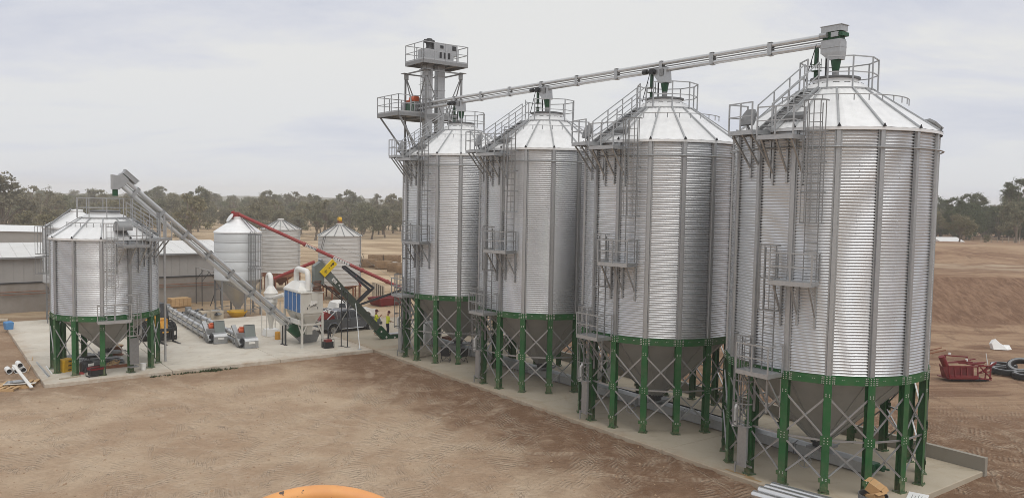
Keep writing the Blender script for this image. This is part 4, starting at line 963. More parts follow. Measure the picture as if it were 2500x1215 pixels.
# ------------------------------------------------------------------ vehicles
def wheel(root, x, y, r, w, s):
    q = MB(); pr = [(r*.62, -w/2), (r*.9, -w/2), (r, -w*.36), (r, w*.36), (r*.9, w/2), (r*.62, w/2)]
    q.lathe(pr, 24); me = q.mesh('tyre', M['black'], 35)
    q = MB(); q.lathe([(r*.62, -w*.42), (r*.62, w*.40), (r*.56, w*.40), (r*.53, w*.20), (.02, w*.22)], 24)
    for k in range(6): a = k*pi/3; q.bar((r*.1*cos(a), r*.1*sin(a), w*.30), (r*.56*cos(a), r*.56*sin(a), w*.36), r*.13, w*.12)
    rm = q.mesh('rim', M['alloy'], 35)
    wh = bpy.data.objects.new('wheel', None); COL.objects.link(wh); wh.parent = root; wh.location = (x, y, r); wh.rotation_euler = (RAD(90)*(1 if s < 0 else -1), 0, 0)
    ob('tyre', me, wh); ob('rim', rm, wh)
def pickup(label, loc, rz, paint, bar=True):
    root = thing('pickup_truck', label, 'pickup truck', loc, rz); ax = (-1.52, 1.70); r = .385; W2 = .90
    def arch(c): return [(c+.47*cos(pi-pi*i/10), .40+.47*sin(pi-pi*i/10)) for i in range(11)]
    bot = [(-2.60, .55)] + [(-2.05, .42)] + arch(ax[0]) + [(-.9, .40), (1.1, .40)] + arch(ax[1]) + [(2.25, .42), (2.62, .50)]
    top = [(2.66, .80), (2.55, 1.00), (2.2, 1.08), (1.12, 1.17), (-.98, 1.16), (-1.0, 1.18), (-2.62, 1.18)]
    poly = bot + top; n = len(poly)
    q = MB(); ys = [(-W2, .0), (-W2+.06, .035), (0, .05), (W2-.06, .035), (W2, 0)]
    def yz(a, b, y): k = abs(y)/W2; return Vector((a - (.10*k**4 if a > 2.2 else 0) + (.05*k**4 if a < -2.4 else 0), y*(1-(.05 if b > 1.0 else 0)), b))
    rings = [[yz(a, b, y) for a, b in poly] for y in (-W2, -W2+.08, W2-.08, W2)]
    q.loft(rings); q.build('body', M[paint], root, 38)
    q = MB(); q.bb((-2.5, -.74, .95), (-1.06, .74, 1.183)); q.build('tray_liner', M['dark'], root)
    cb = [(-1.0, 1.14, .86), (1.10, 1.14, .85)]; 
    prof = [(-1.02, 1.15), (1.12, 1.16), (.42, 1.72), (.05, 1.80), (-.62, 1.80), (-.90, 1.70)]
    def cy(b): return .86 - .20*max(0, (b-1.15)/.65)
    q = MB(); q.loft([[Vector((a, -cy(b), b)) for a, b in prof], [Vector((a, -cy(b)+.05, b+.012)) for a, b in prof], [Vector((a, cy(b)-.05, b+.012)) for a, b in prof], [Vector((a, cy(b), b)) for a, b in prof]]); q.build('cabin', M[paint], root, 30)
    for s in (-1, 1):
        for poly_ in ([(-.80, 1.22), (-.16, 1.22), (-.16, 1.68), (-.70, 1.68)], [(-.06, 1.22), (.86, 1.22), (.36, 1.66), (-.06, 1.68)]):
            q = MB(); q.loft([[Vector((a, s*(cy(b)+.004), b)) for a, b in poly_], [Vector((a, s*(cy(b)+.010), b)) for a, b in poly_]]); q.build('side_window', M['glass'], root)
        for x in (-.11, -.98, .98): MB().bb((x-.006, s*.899, .55), (x+.006, s*.903, 1.12)).build('door_gap', M['black'], root)
        for x in (-.30, .62): MB().bb((x-.1, s*.895, 1.0), (x+.1, s*.915, 1.03)).build('door_handle', M['chrome'], root)
        q = MB(); q.tube([(-.85, s*.96, .42), (1.0, s*.96, .42)], .035, 6); q.build('side_step', M['chrome'], root, 40)
        q = MB(); q.bb((.78, s*.90, 1.16), (.88, s*1.06, 1.30)); q.build('mirror', M[paint], root)
        q = MB(); q.bb((2.42, s*.52, .82), (2.64, s*.84, .98)); q.build('headlight', M['lamp'], root)
        q = MB(); q.bb((-2.63, s*.72, .75), (-2.58, s*.88, 1.1)); q.build('tail_light', M['red'], root)
        for a in ax:
            q = MB(); P_ = [Vector((a+.50*cos(pi-pi*i/12), s*.90, .40+.50*sin(pi-pi*i/12))) for i in range(13)]; q.tube(P_, .055, 6); q.build('wheel_flare', M[paint], root, 50)
            wheel(root, a, s*.80, r, .26, s)
    q = MB(); q.loft([[Vector((a, -y, b)) for a, b, y in ((1.03, 1.24, 0), (.44, 1.715, 0))] and [Vector((1.055, -.74, 1.22)), Vector((1.055, .74, 1.22)), Vector((.47, .62, 1.695)), Vector((.47, -.62, 1.695))], [Vector((1.075, -.74, 1.235)), Vector((1.075, .74, 1.235)), Vector((.49, .62, 1.71)), Vector((.49, -.62, 1.71))]]); q.build('windscreen', M['glass'], root)
    MB().bb((2.58, -.85, .45), (2.74, .85, .68)).build('front_bumper', M['dark'], root)
    MB().bb((-2.74, -.85, .48), (-2.6, .85, .66)).build('rear_bumper', M['chrome'], root)
    if bar:
        q = MB()
        for s in (-1, 1): q.tube([(-2.0, s*.78, 1.18), (-1.3, s*.70, 1.72), (-1.12, s*.66, 1.74)], .04, 8); q.tube([(-1.15, s*.78, 1.18), (-1.18, s*.68, 1.72)], .04, 8)
        q.tube([(-1.2, -.68, 1.73), (-1.2, .68, 1.73)], .04, 8); q.build('sports_bar', M['chrome'], root, 40)
    return root
pickup('charcoal grey dual-cab pickup with silver sports bar parked beside the white cleaner', W(26.5, 56.75, .0), SITE+.075, 'ute')
pickup('white dual-cab pickup parked beyond the charcoal grey one', W(28.5, 61.6, -.05), SITE+.05, 'white', False)
t = thing('load_cover', 'red peaked cover lying in the tray of the charcoal pickup', 'cover', W(24.6, 56.6, 1.0), SITE+.075)
MB().prism([(-.75, 0), (.75, 0), (.55, .42), (-.1, .75), (-.4, .6)], -.62, .62, lambda a, b, y: Vector((a, y, b))).build('cover', M['red'], t)

def telehandler():
    root = thing('telehandler', 'yellow telehandler with black pallet forks parked behind the short silo', 'telehandler', (-25.7, 56.7, .15), RAD(-44))
    for x in (-1.45, 1.35):
        for s in (-1, 1): wheel(root, x, s*.95, .60, .42, s)
    q = MB(); q.prism([(-2.2, .55), (2.0, .55), (2.1, .95), (.9, 1.25), (-2.25, 1.45)], -.62, .62, lambda a, b, y: Vector((a, y, b))); q.build('chassis', M['dark'], root)
    q = MB(); q.prism([(-2.3, .9), (.4, .9), (.6, 1.3), (-.4, 1.75), (-2.3, 1.6)], -1.05, -.25, lambda a, b, y: Vector((a, y, b))); q.build('engine_cover', M['amber'], root)
    q = MB(); q.prism([(-.9, .8), (.75, .8), (.8, 1.4), (.35, 2.35), (-.75, 2.35), (-.9, 1.5)], .15, 1.05, lambda a, b, y: Vector((a, y, b))); q.build('cab', M['dark'], root)
    for pts in ([(-.7, 1.5), (.62, 1.5), (.28, 2.25), (-.62, 2.25)],): MB().prism(pts, 1.05, 1.06, lambda a, b, y: Vector((a, y, b))).build('cab_window', M['glass'], root)
    q = MB(); q.bar((-2.0, -.05, 1.75), (2.35, -.05, 1.15), .34, .40); q.bar((2.2, -.05, 1.30), (2.6, -.05, .55), .42, .55); q.bb((1.7, -.35, .9), (2.35, .3, 1.55)); q.build('boom', M['amber'], root)
    for x in (-1.45, 1.35):
        for s in (-1, 1):
            q = MB(); q.tube([(x+.68*cos(pi*.05+pi*.9*i/8), s*.95, .6+.68*sin(pi*.05+pi*.9*i/8)) for i in range(9)], .05, 4); q.build('mudguard', M['black'], root)
    q = MB(); q.bb((2.7, -.75, .12), (2.80, .75, .26)); q.bb((2.7, -.75, .75), (2.82, .75, .95))
    for y in (-.72, -.3, .3, .72): q.bb((2.7, y-.04, .12), (2.79, y+.04, .95))
    q.bb((2.55, -.4, .3), (2.72, .4, .8)); q.build('carriage', M['dark'], root)
    MB().bb((2.83, .42, .45), (2.835, .68, .72)).build('warning_sticker', M['white'], root)
    for y in (-.45, .45): q = MB(); q.bar((2.86, y, .06), (2.86, y, .85), .11, .05); q.loft([[Vector((2.84, y-.06, .03)), Vector((2.84, y+.06, .03)), Vector((2.84, y+.06, .09)), Vector((2.84, y-.06, .09))], [Vector((4.05, y-.05, .03)), Vector((4.05, y+.05, .03)), Vector((4.05, y+.05, .045)), Vector((4.05, y-.05, .045))]]); q.build('fork', M['dark'], root)
    q = MB()
    for k in range(5): q.tube([(-1.4-.1*k, .1, 1.7), (-1.5-.1*k, .3, 2.2), (-1.75-.08*k, .5, 2.3), (-2.0-.05*k, .6, 1.6)], .03, 5)
    q.build('hydraulic_hose', M['black'], root, 60)
telehandler()

# ------------------------------------------------------------------ two spare conveyors lying on the yard
def ground_conveyor(label, u, v, rz):
    root = thing('ground_conveyor', label, 'conveyor', W(u, v, .15), SITE+rz, 'spare conveyors lying on the yard')
    twin_tubes(root, 14.2, .44, .155, 1.75, first=1.0); 
    for c in root.children: c.location.z = .26
    MB().bb((-.24, -.35, .04), (.24, .25, .95)).build('end_box', M['galvd'], root); MB().bb((-.2, 14.0, .1), (.2, 14.5, .95)).build('end_box', M['galvd'], root)
    q = MB(); q.prism([(-.95, .05), (-.12, .05), (-.12, .62), (-.3, .72), (-.85, .66), (-1.0, .5)], .05, .95, lambda a, b, x: Vector((x, a, b))); q.bb((.03, -1.02, .02), (.97, -.08, .06)); q.build('intake_boot', M['galv'], root)
    MB().bb((.3, -1.008, .3), (.72, -.99, .44)).build('name_plate', M['white'], root)
    q = MB(); q.prism([(-.40, .66), (-.32, .66), (-.02, 1.42), (-.1, 1.42)], .25, .95, lambda a, b, x: Vector((x, a, b))); q.build('feed_guard', M['bgrey'], root)
    q = MB()
    for x in (.24, .95): q.bar((x, -.37, .64), (x, -.06, 1.44), .03, .03)
    q.bar((.24, -.06, 1.44), (.95, -.06, 1.44), .03); q.build('guard_frame', M['dark'], root)
    q = MB(); q.bar((-.30, .50, 1.38), (-.06, -.62, .2), .30, .14); q.build('belt_guard', M['galv'], root)
    q = MB(); q.bar((-.30, .44, 1.28), (-.06, -.66, .12), .27, .04); q.build('guard_back', M['dark'], root)
    q = MB(); q.tube([(-.05, .15, 1.05), (.55, .15, 1.05)], .19, 14); q.bb((.05, .02, 1.05), (.4, .28, 1.30)); q.build('motor', M['orange'], root, 40)
    q = MB(); q.tube([(.02, -.45, .42), (.02, -.6, .42)], .2, 12); q.bb((-.08, -.75, .2), (.08, -.3, .6)); q.build('gearbox', M['dark'], root, 40)
    for y in (2.0, 7.0, 12.5): MB().bb((-.22, y, 0), (.22, y+.14, .11)).build('timber_bearer', M['timber2'], root)
ground_conveyor('spare twin-tube conveyor with orange motor lying on the yard, the one nearer the telehandler', 16.25, 56.6, -.045)
ground_conveyor('spare twin-tube conveyor with orange motor lying on the yard, the one farther from the telehandler', 17.45, 53.9, -.03)

# ------------------------------------------------------------------ white grain cleaner with its cyclone
def cleaner():
    root = thing('grain_cleaner', 'white grain cleaner on legs with four blue doors and a looped duct on its roof', 'grain cleaner', W(20.75, 51.25, .15), SITE)
    X, Y = 1.45, 3.15; zf, zb, zt = 1.55, 2.30, 3.68
    for x in (0, X):
        for y in (0, Y): MB().bar((x, y, 0), (x, y, zb+.02), .13).box((x, y, .01), (.22, .22, .02)).build('leg', M['cream'], root)
    for a, b in (((0, 0), (X, 0)), ((X, 0), (X, Y)), ((X, Y), (0, Y)), ((0, Y), (0, 0))): MB().bar((*a, zf), (*b, zf), .11).build('frame_beam', M['cream'], root)
    for x in (0, X):
        for y, s in ((0, 1), (Y, -1)):
            MB().bar((x, y, .85), (x, y+s*.7, zf), .06).build('knee_brace', M['cream'], root)
    for y in (0, Y):
        for x, s in ((0, 1), (X, -1)): MB().bar((x, y, .85), (x+s*.35, y, zf), .06).build('knee_brace', M['cream'], root)
    MB().bb((-.02, -.02, zb), (X+.02, Y+.02, zt)).build('body', M['cream'], root)
    w = (Y-.34)/4
    for k in range(4):
        y0 = .10+k*(w+.045)
        d = MB().bb((-.055, y0, zb+.06), (-.022, y0+w, zt-.06)).build('door', M['blue'], root)
        for z in (zb+.2, zt-.2): MB().bb((-.085, y0+(.06 if k % 2 else w-.16), z-.025), (-.0551, y0+(.16 if k % 2 else w-.06), z+.025)).build('latch', M['chrome'], d)
        MB().bb((-.075, y0-.04, zb+.02), (-.022, y0-.002, zt-.02)).build('door_post', M['white'], root)
    MB().bb((-.075, Y-.11, zb+.02), (-.022, Y-.02, zt-.02)).build('door_post', M['white'], root)
    def rect(x0, x1, y0, y1, z): return [Vector((x0, y0, z)), Vector((x1, y0, z)), Vector((x1, y1, z)), Vector((x0, y1, z))]
    MB().loft([rect(-.08, X+.06, .55, Y+.06, zt), rect(-.06, X+.04, .58, Y+.03, zt+.14), rect(.35, X-.35, 1.15, Y-.5, zt+.62)]).build('roof_hood', M['white'], root)
    MB().bb((-.07, -.07, zt), (X+.07, .55, zt+.05)).build('roof_plate', M['cream'], root)
    q = MB(); zz = zt+.4; q.tube([(.7, 2.75, zz-.2), (.7, 2.75, zz+.75), (.7, 2.62, zz+.98), (.7, 2.4, zz+1.06), (.7, 1.0, zz+1.0), (.7, .78, zz+.92), (.7, .66, zz+.68), (.7, .66, zz-.3)], .19, 14); q.build('looped_duct', M['white'], root, 50)
    # hopper bottoms and small fittings
    MB().loft([rect(.12, X-.10, .05, 1.5, zb), rect(.12, X-.10, .05, 1.5, zb-.15), rect(.55, .95, .5, .9, 1.30), rect(.55, .95, .5, .9, .8)]).build('hopper', M['cream'], root)
    MB().loft([rect(.12, X-.10, 1.6, Y-.05, zb), rect(.12, X-.10, 1.6, Y-.05, zb-.15), rect(.5, .9, 2.2, 2.6, 1.35), rect(.5, .9, 2.2, 2.6, 1.1)]).build('hopper', M['cream'], root)
    MB().bb((.62, -.12, zt-.5), (1.05, -.021, zt-.02)).build('inlet_box', M['cream'], root)
    MB().prism([(.62, zt-.5), (1.05, zt-.5), (1.05, zt-.68), (.92, zt-.72), (.52, zt-.88)], -.11, -.021, lambda a, b, y: Vector((a, y, b))).build('inlet_chute', M['white'], root)
    q = MB(); c = Vector((.72, -.026, zb+.55)); q.tube([c+Vector((.24*cos(i*pi/12), 0, .085*sin(i*pi/12))) for i in range(24)], .012, 5, closed=True); q.bar(c-Vector((.14, 0, 0)), c+Vector((.14, 0, 0)), .02, .045); q.build('oval_badge', M['dark'], root)
    q = MB(); q.tube([c+Vector((-.33, 0, -.1)), c+Vector((-.25, 0, .0)), c+Vector((0, 0, .14)), c+Vector((.25, 0, .0)), c+Vector((.33, 0, -.1))], .006, 4); q.build('badge_arc', M['galvd'], root)
    for x in (.38, 1.10): MB().bb((x-.02, -.035, zb+.28), (x+.02, -.021, zb+.44)).build('lifting_slot', M['dark'], root)
    MB().bb((-.1, .4, zf-.02), (.06, 2.4, zf+.28)).build('side_duct', M['white'], root)
    q = MB(); q.tube([(-.12, 1.9, zf+.1), (-.3, 2.0, zf+.1)], .16, 12); q.build('fan_motor', M['dark'], root, 40)
cleaner()
t = thing('flexible_hose', 'coiled brown flexible hose standing on the cleaner roof under the elevator hood', 'hose', W(21.95, 51.55, 3.885), SITE)
for k in range(8):
    q = MB(); r = .30-.012*k; q.tube([(r*cos(i*pi/9)+.03*sin(k*2), r*sin(i*pi/9), .06+.095*k+.02*sin(i*pi/9+k)) for i in range(18)], .036, 6, closed=True); q.build('coil', M['brown'], t, 60)
def cyclone():
    root = thing('dust_cyclone', 'white dust cyclone with swan-neck pipe behind the grain cleaner', 'cyclone', W(20.75, 57.1, -.40), SITE)
    q = MB(); q.lathe([(.46, 3.0), (.46, 3.65), (.52, 3.66), (.50, 3.72), (.18, 4.20)], 24); q.build('cylinder', M['white'], root, 35)
    q = MB(); q.lathe([(.44, 3.0), (.13, 1.2), (.13, 1.0)], 24); q.build('cone', M['cream'], root, 35)
    q = MB(); q.tube([(0, 0, 4.1), (0, 0, 4.65), (0, .12, 4.9), (0, .35, 5.0), (0, .58, 4.9), (0, .68, 4.65), (0, .68, 2.2)], .17, 14); q.build('swan_neck', M['white'], root, 50)
    for x, y in ((.5, .5), (-.5, .5), (-.5, -.5), (.5, -.5)): MB().bar((x, y, .55), (x, y, 3.05), .05).build('leg', M['cream'], root)
    MB().loft([[Vector((x*.42, y*.42, 1.05)) for x, y in ((-1, -1), (1, -1), (1, 1), (-1, 1))], [Vector((x*.5, y*.5, .57)) for x, y in ((-1, -1), (1, -1), (1, 1), (-1, 1))]]).build('dust_bag', M['white2'], root)
    q = MB(); q.tube([(.1, -.3, 3.35), (.25, -2.0, 3.75)], .16, 12); q.build('link_duct', M['white'], root, 40)
    q = MB(); q.lathe([(.47, 3.3), (.49, 3.3), (.49, 3.36), (.47, 3.36)], 24); q.build('band', M['galv'], root)
cyclone()
t = thing('plastic_drum', 'small orange drum standing beside the cyclone legs', 'drum', W(20.6, 55.35, .15)); q = MB(); q.lathe([(.02, 0), (.19, 0), (.20, .05), (.20, .45), (.16, .55), (.05, .56)], 16); q.build('drum_body', M['amber'], t, 40)
t = thing('power_washer', 'small red and black engine unit on the slab beside a white cleaner leg', 'engine', W(22.3, 50.55, .15), SITE); MB().bb((-.3, -.25, .12), (.3, .25, .42)).build('engine_block', M['dark'], t); MB().bb((-.22, -.2, .42), (.22, .2, .56)).build('fuel_tank', M['red'], t)
q = MB(); q.tube([(-.33, -.27, .08), (-.33, -.27, .6), (.33, -.27, .6), (.33, -.27, .08)], .02, 5); q.tube([(-.33, .27, .08), (-.33, .27, .6), (.33, .27, .6), (.33, .27, .08)], .02, 5); q.bb((-.34, -.28, 0), (.34, .28, .1)); q.build('frame', M['dark'], t)
t = thing('pump_stand', 'dark upright pump leaning on the right front leg of the cleaner', 'pump', W(22.6, 51.15, .15), SITE); q = MB(); q.tube([(0, 0, 0), (0, 0, .95)], .07, 8); q.tube([(.15, 0, .6), (.1, 0, 1.0), (-.1, 0, 1.05)], .05, 6); q.bb((-.16, -.14, 0), (.16, .14, .1)); q.build('pump_body', M['dark'], t, 40)

# ------------------------------------------------------------------ grey-green elevator feeding the cleaner
def belt_elevator():
    A, B = W(27.0, 51.75, .55), W(22.25, 51.75, 5.55); d = (B-A); L = d.length; d.normalize(); side = Z.cross(d).normalized(); up = d.cross(side).normalized()
    root = thing('belt_elevator', 'grey-green sloping elevator with yellow belt guard rising to the cleaner', 'elevator', A); R = Matrix((side, d, up)).transposed()
    MB().box(d*L*.42, (.40, L*.84, .46), R=R).build('casing', M['ggreen'], root)
    MB().box(d*L*.875, (.43, L*.16, .49), R=R).build('head_section', M['bgrey'], root)
    for s in (.2, .42, .63, .795): MB().box(d*L*s, (.46, .03, .52), R=R).build('flange', M['ggreen'], root)
    q = MB(); q.box(d*(L*.80)+side*.225, (.012, .42, .22), R=R); q.build('serial_plate', M['white'], root)
    q = MB(); q.tube([d*(L*.80)+side*.233+d*.13*cos(i*pi/8)+up*.07*sin(i*pi/8) for i in range(16)], .012, 4, closed=True); q.build('plate_mark', M['dark'], root)
    for k, s in enumerate((.73, .70)): MB().box(d*(L*s)+side*.215+up*(.03-.1*k), (.01, .12, .08), R=R).build('warning_sticker', M['white'], root)
    q = MB(); h = Vector((d.x, d.y, 0)).normalized(); E_ = d*(L-.05)
    P_ = [E_-d*.55+up*.28, E_+d*.35+up*.28, E_+h*.55+Z*.1, E_+h*.55-Z*1.15, E_-h*.12-Z*1.15, E_-d*.55-up*.3]
    q.loft([[p-side*.24 for p in P_], [p+side*.24 for p in P_]]); q.build('discharge_hood', M['bgrey'], root)
    MB().box(E_+d*.15+up*.33, (.5, .6, .10), R=R).build('head_cover', M['galv'], root)
    c = d*(L*.945)+side*.30+up*.28
    q = MB(); q.box(c, (.14, .50, 1.25), R=R); g = q.build('belt_guard', M['yellow'], root)
    q = MB(); s_ = side*.076; pt = lambda x, y: c+s_+d*x+up*y
    q.add([pt(-.035, .18), pt(.035, .18), pt(.035, .36), pt(-.035, .36), pt(-.10, .36), pt(.10, .36), pt(0, .54)], [(0, 1, 2, 3), (4, 5, 6)]); q.build('arrow_mark', M['dark'], g)
    q = MB()
    for k in range(6): a = k*pi/3; q.add([pt(.0, -.32), pt(.12*cos(a), -.32+.12*sin(a)), pt(.12*cos(a+.5), -.32+.12*sin(a+.5))], [(0, 1, 2)])
    q.add([pt(-.03, 0.0), pt(.03, 0.0), pt(.03, .06), pt(-.03, .06)], [(0, 1, 2, 3)]); q.build('fan_mark', M['dark'], g)
    q = MB(); q.box(d*.05, (.46, 1.0, .6), R=R); b0 = -d*.45; q.box(b0-h*.55-Z*.12, (.50, 1.1, .62), rz=atan2(h.y, h.x)-pi/2); q.build('boot', M['dgreen'], root)
    for k, p in enumerate((d*.25, -d*.35, -d*.45-h*.6)): MB().box(p+side*(.252 if k == 2 else .242), (.01, .12, .12), R=R).build('boot_sticker', M['white'], root)
    q = MB(); q.box(-d*.45-h*.95+Z*.24, (.54, 1.5, .06), rz=atan2(h.y, h.x)-pi/2); q.build('intake_tray', M['galv'], root)
    q = MB(); p = d*L*.47+side*.28
    for e in (Vector((23.6, 49.4, 0)),):
        f = W(23.9, 49.0, .15)-A; q.bar(p, f, .05); q.box(f+Z*.01, (.25, .25, .02))
        f2 = W(24.2, 54.2, .15)-A; q.bar(d*L*.47-side*.28, f2, .05)
    q.build('prop_leg', M['galv'], root)
    for u, v, s in ((23.25, 50.5, .72), (23.5, 50.05, .66)):
        f = W(u, v, .15)-A; p = d*L*s+side*.24; q = MB(); q.bar(f, Vector((f.x, f.y, p.z)), .055); q.bar(f-h*.22, f+h*.22, .06); q.bar(Vector((f.x, f.y, p.z)), p, .05); q.build('prop_leg', M['dark'], root)
    q = MB(); p0 = d*L*.52
    for s in (-.3, .3): q.bar(p0-up*.35+side*s, d*L*.86-up*.7+side*s, .06)
    q.build('lower_frame', M['dark'], root)
belt_elevator()

# ------------------------------------------------------------------ red auger on its black frame
def auger():
    A, B = dep(578, 521, 69.6), dep(1046, 733, 67.2); d = (B-A).normalized(); L = (B-A).length; side = Vector((d.y, -d.x, 0)).normalized()
    if side.y > 0: side = -side
    root = thing('grain_auger', 'long red grain auger sloping from the smooth silo roof towards the tall silos', 'auger', A)
    MB().tube([Vector((0, 0, 0)), d*L], .145, 16).build('auger_tube', M['red'], root, 40)
    for s in (.36, .66, .79): MB().tube([d*L*s-d*.09, d*L*s+d*.09], .19, 16).build('tube_flange', M['red'], root, 40)
    for s0, s1 in ((.37, .425), (.515, .60)):
        q = MB(); c = d*L*(s0+s1)/2 + side*.166+Z*.03; q.bar(d*L*s0+side*.147+Z*.02, d*L*s1+side*.147+Z*.02, .012, .22, up=Z); q.build('lettered_band', M['white'], root)
        q = MB(); n = 7
        for k in range(n): f = lerp(s0+.005, s1-.005, k/(n-1)); q.bar(d*L*f+side*.156+Z*.02, d*L*(f+.0045)+side*.156+Z*.02, .006, .12, up=Z)
        q.build('lettering', M['dark'], root)
    q = MB(); q.bb((-.28, -.26, -.55), (.22, .26, .12)); q.tube([(-.2, 0, .12), (-.45, 0, .05)], .12, 8); q.build('spout_head', M['red'], root)
    for s in (.445, .645):
        q = MB(); p = d*L*s+Z*.15
        q.bar(p, p+Vector((.28, 0, 1.15)), .03); q.bar(p+Vector((.12, 0, 0)), p+Vector((.42, 0, 1.1)), .03); q.bar(p+Vector((.26, 0, 1.12)), p+Vector((.44, 0, 1.1)), .03); q.build('truss_post', M['dark'], root)
    q = MB(); q.bar(d*L*.06+Z*.16, d*L*.445+Z*1.15, .015); q.bar(d*L*.445+Z*1.15, d*L*.645+Z*1.15, .015); q.bar(d*L*.645+Z*1.15, d*L*.9+Z*.2, .015); q.build('truss_cable', M['galvd'], root)
    def pix(px, py, Y): return dep(px, py, Y)-A
    for off in (-.35, .35):
        o = side*off*1.6
        q = MB(); q.bar(pix(838, 650, 68.2)+o*.4, pix(908, 705, 67.8)+o, .16, .2); q.bar(pix(908, 703, 67.8)+o, pix(868, 742, 67.8)+o, .14, .18); q.build('lift_arm', M['dark'], root)
        q = MB(); q.bar(pix(985, 706, 67.4)+o, pix(870, 746, 67.8)+o, .13, .18); q.build('axle_arm', M['dark'], root)
    q = MB(); q.bar(pix(868, 672, 67.8), pix(882, 700, 67.8), .10); q.build('ram', M['red'], root)
    ax = pix(868, 750, 67.8); q = MB(); q.bar(ax-side*1.1, ax+side*1.1, .12); q.build('axle', M['dark'], root)
    for s in (-1, 1):
        q = MB(); c = ax+side*s*1.1; c.z = .34-A.z; q.tube([c-side*.1, c+side*.1], .36, 18); q.build('wheel', M['black'], root, 40)
        MB().bar(ax+side*s*1.05, c, .08).build('axle_leg', M['dark'], root)
    h0 = d*L; q = MB(); q.loft([[h0+Vector((x*.35, y*.35, -.15)) for x, y in ((-1, -1), (1, -1), (1, 1), (-1, 1))], [h0+Vector((x*.95, y*.8, .42)) for x, y in ((-1, -1), (1, -1), (1, 1), (-1, 1))]]); q.build('intake_hopper', M['red'], root)
auger()
t = thing('auger_pipe', 'short red sloping auger seen between the two old corrugated silos', 'auger', dep(705, 665, 80.0)); p = dep(765, 640, 80.0)-dep(705, 665, 80.0); q = MB(); q.tube([p*-.8, p*1.05], .17, 12); q.build('tube', M['red'], t, 40)
for s in (-.7, .95): MB().bar(p*s, Vector(((p*s).x, (p*s).y, -t.location.z)), .08).build('prop_leg', M['rust'], t)
t = thing('pallet_stack', 'weathered timber frames stacked upright beside the red bin behind the workers', 'timber stack', gnd(925, 735), SITE)
for i in range(5): MB().bb((-.5+.24*i, -.05, 0), (-.38+.24*i, .55, 1.9-.1*i)).build('timber_frame', M['timber2'], t)
t = thing('red_bin', 'low dark red bin on the dirt beyond the two workers', 'bin', gnd(950, 742), SITE+.2); MB().loft([[Vector((x*1.6, y*.8, 0)) for x, y in ((-1, -1), (1, -1), (1, 1), (-1, 1))], [Vector((x*1.9, y*1.0, .75)) for x, y in ((-1, -1), (1, -1), (1, 1), (-1, 1))], [Vector((x*1.8, y*.9, .75)) for x, y in ((-1, -1), (1, -1), (1, 1), (-1, 1))], [Vector((x*1.6, y*.75, .3)) for x, y in ((-1, -1), (1, -1), (1, 1), (-1, 1))]]).build('bin_body', M['redm'], t)

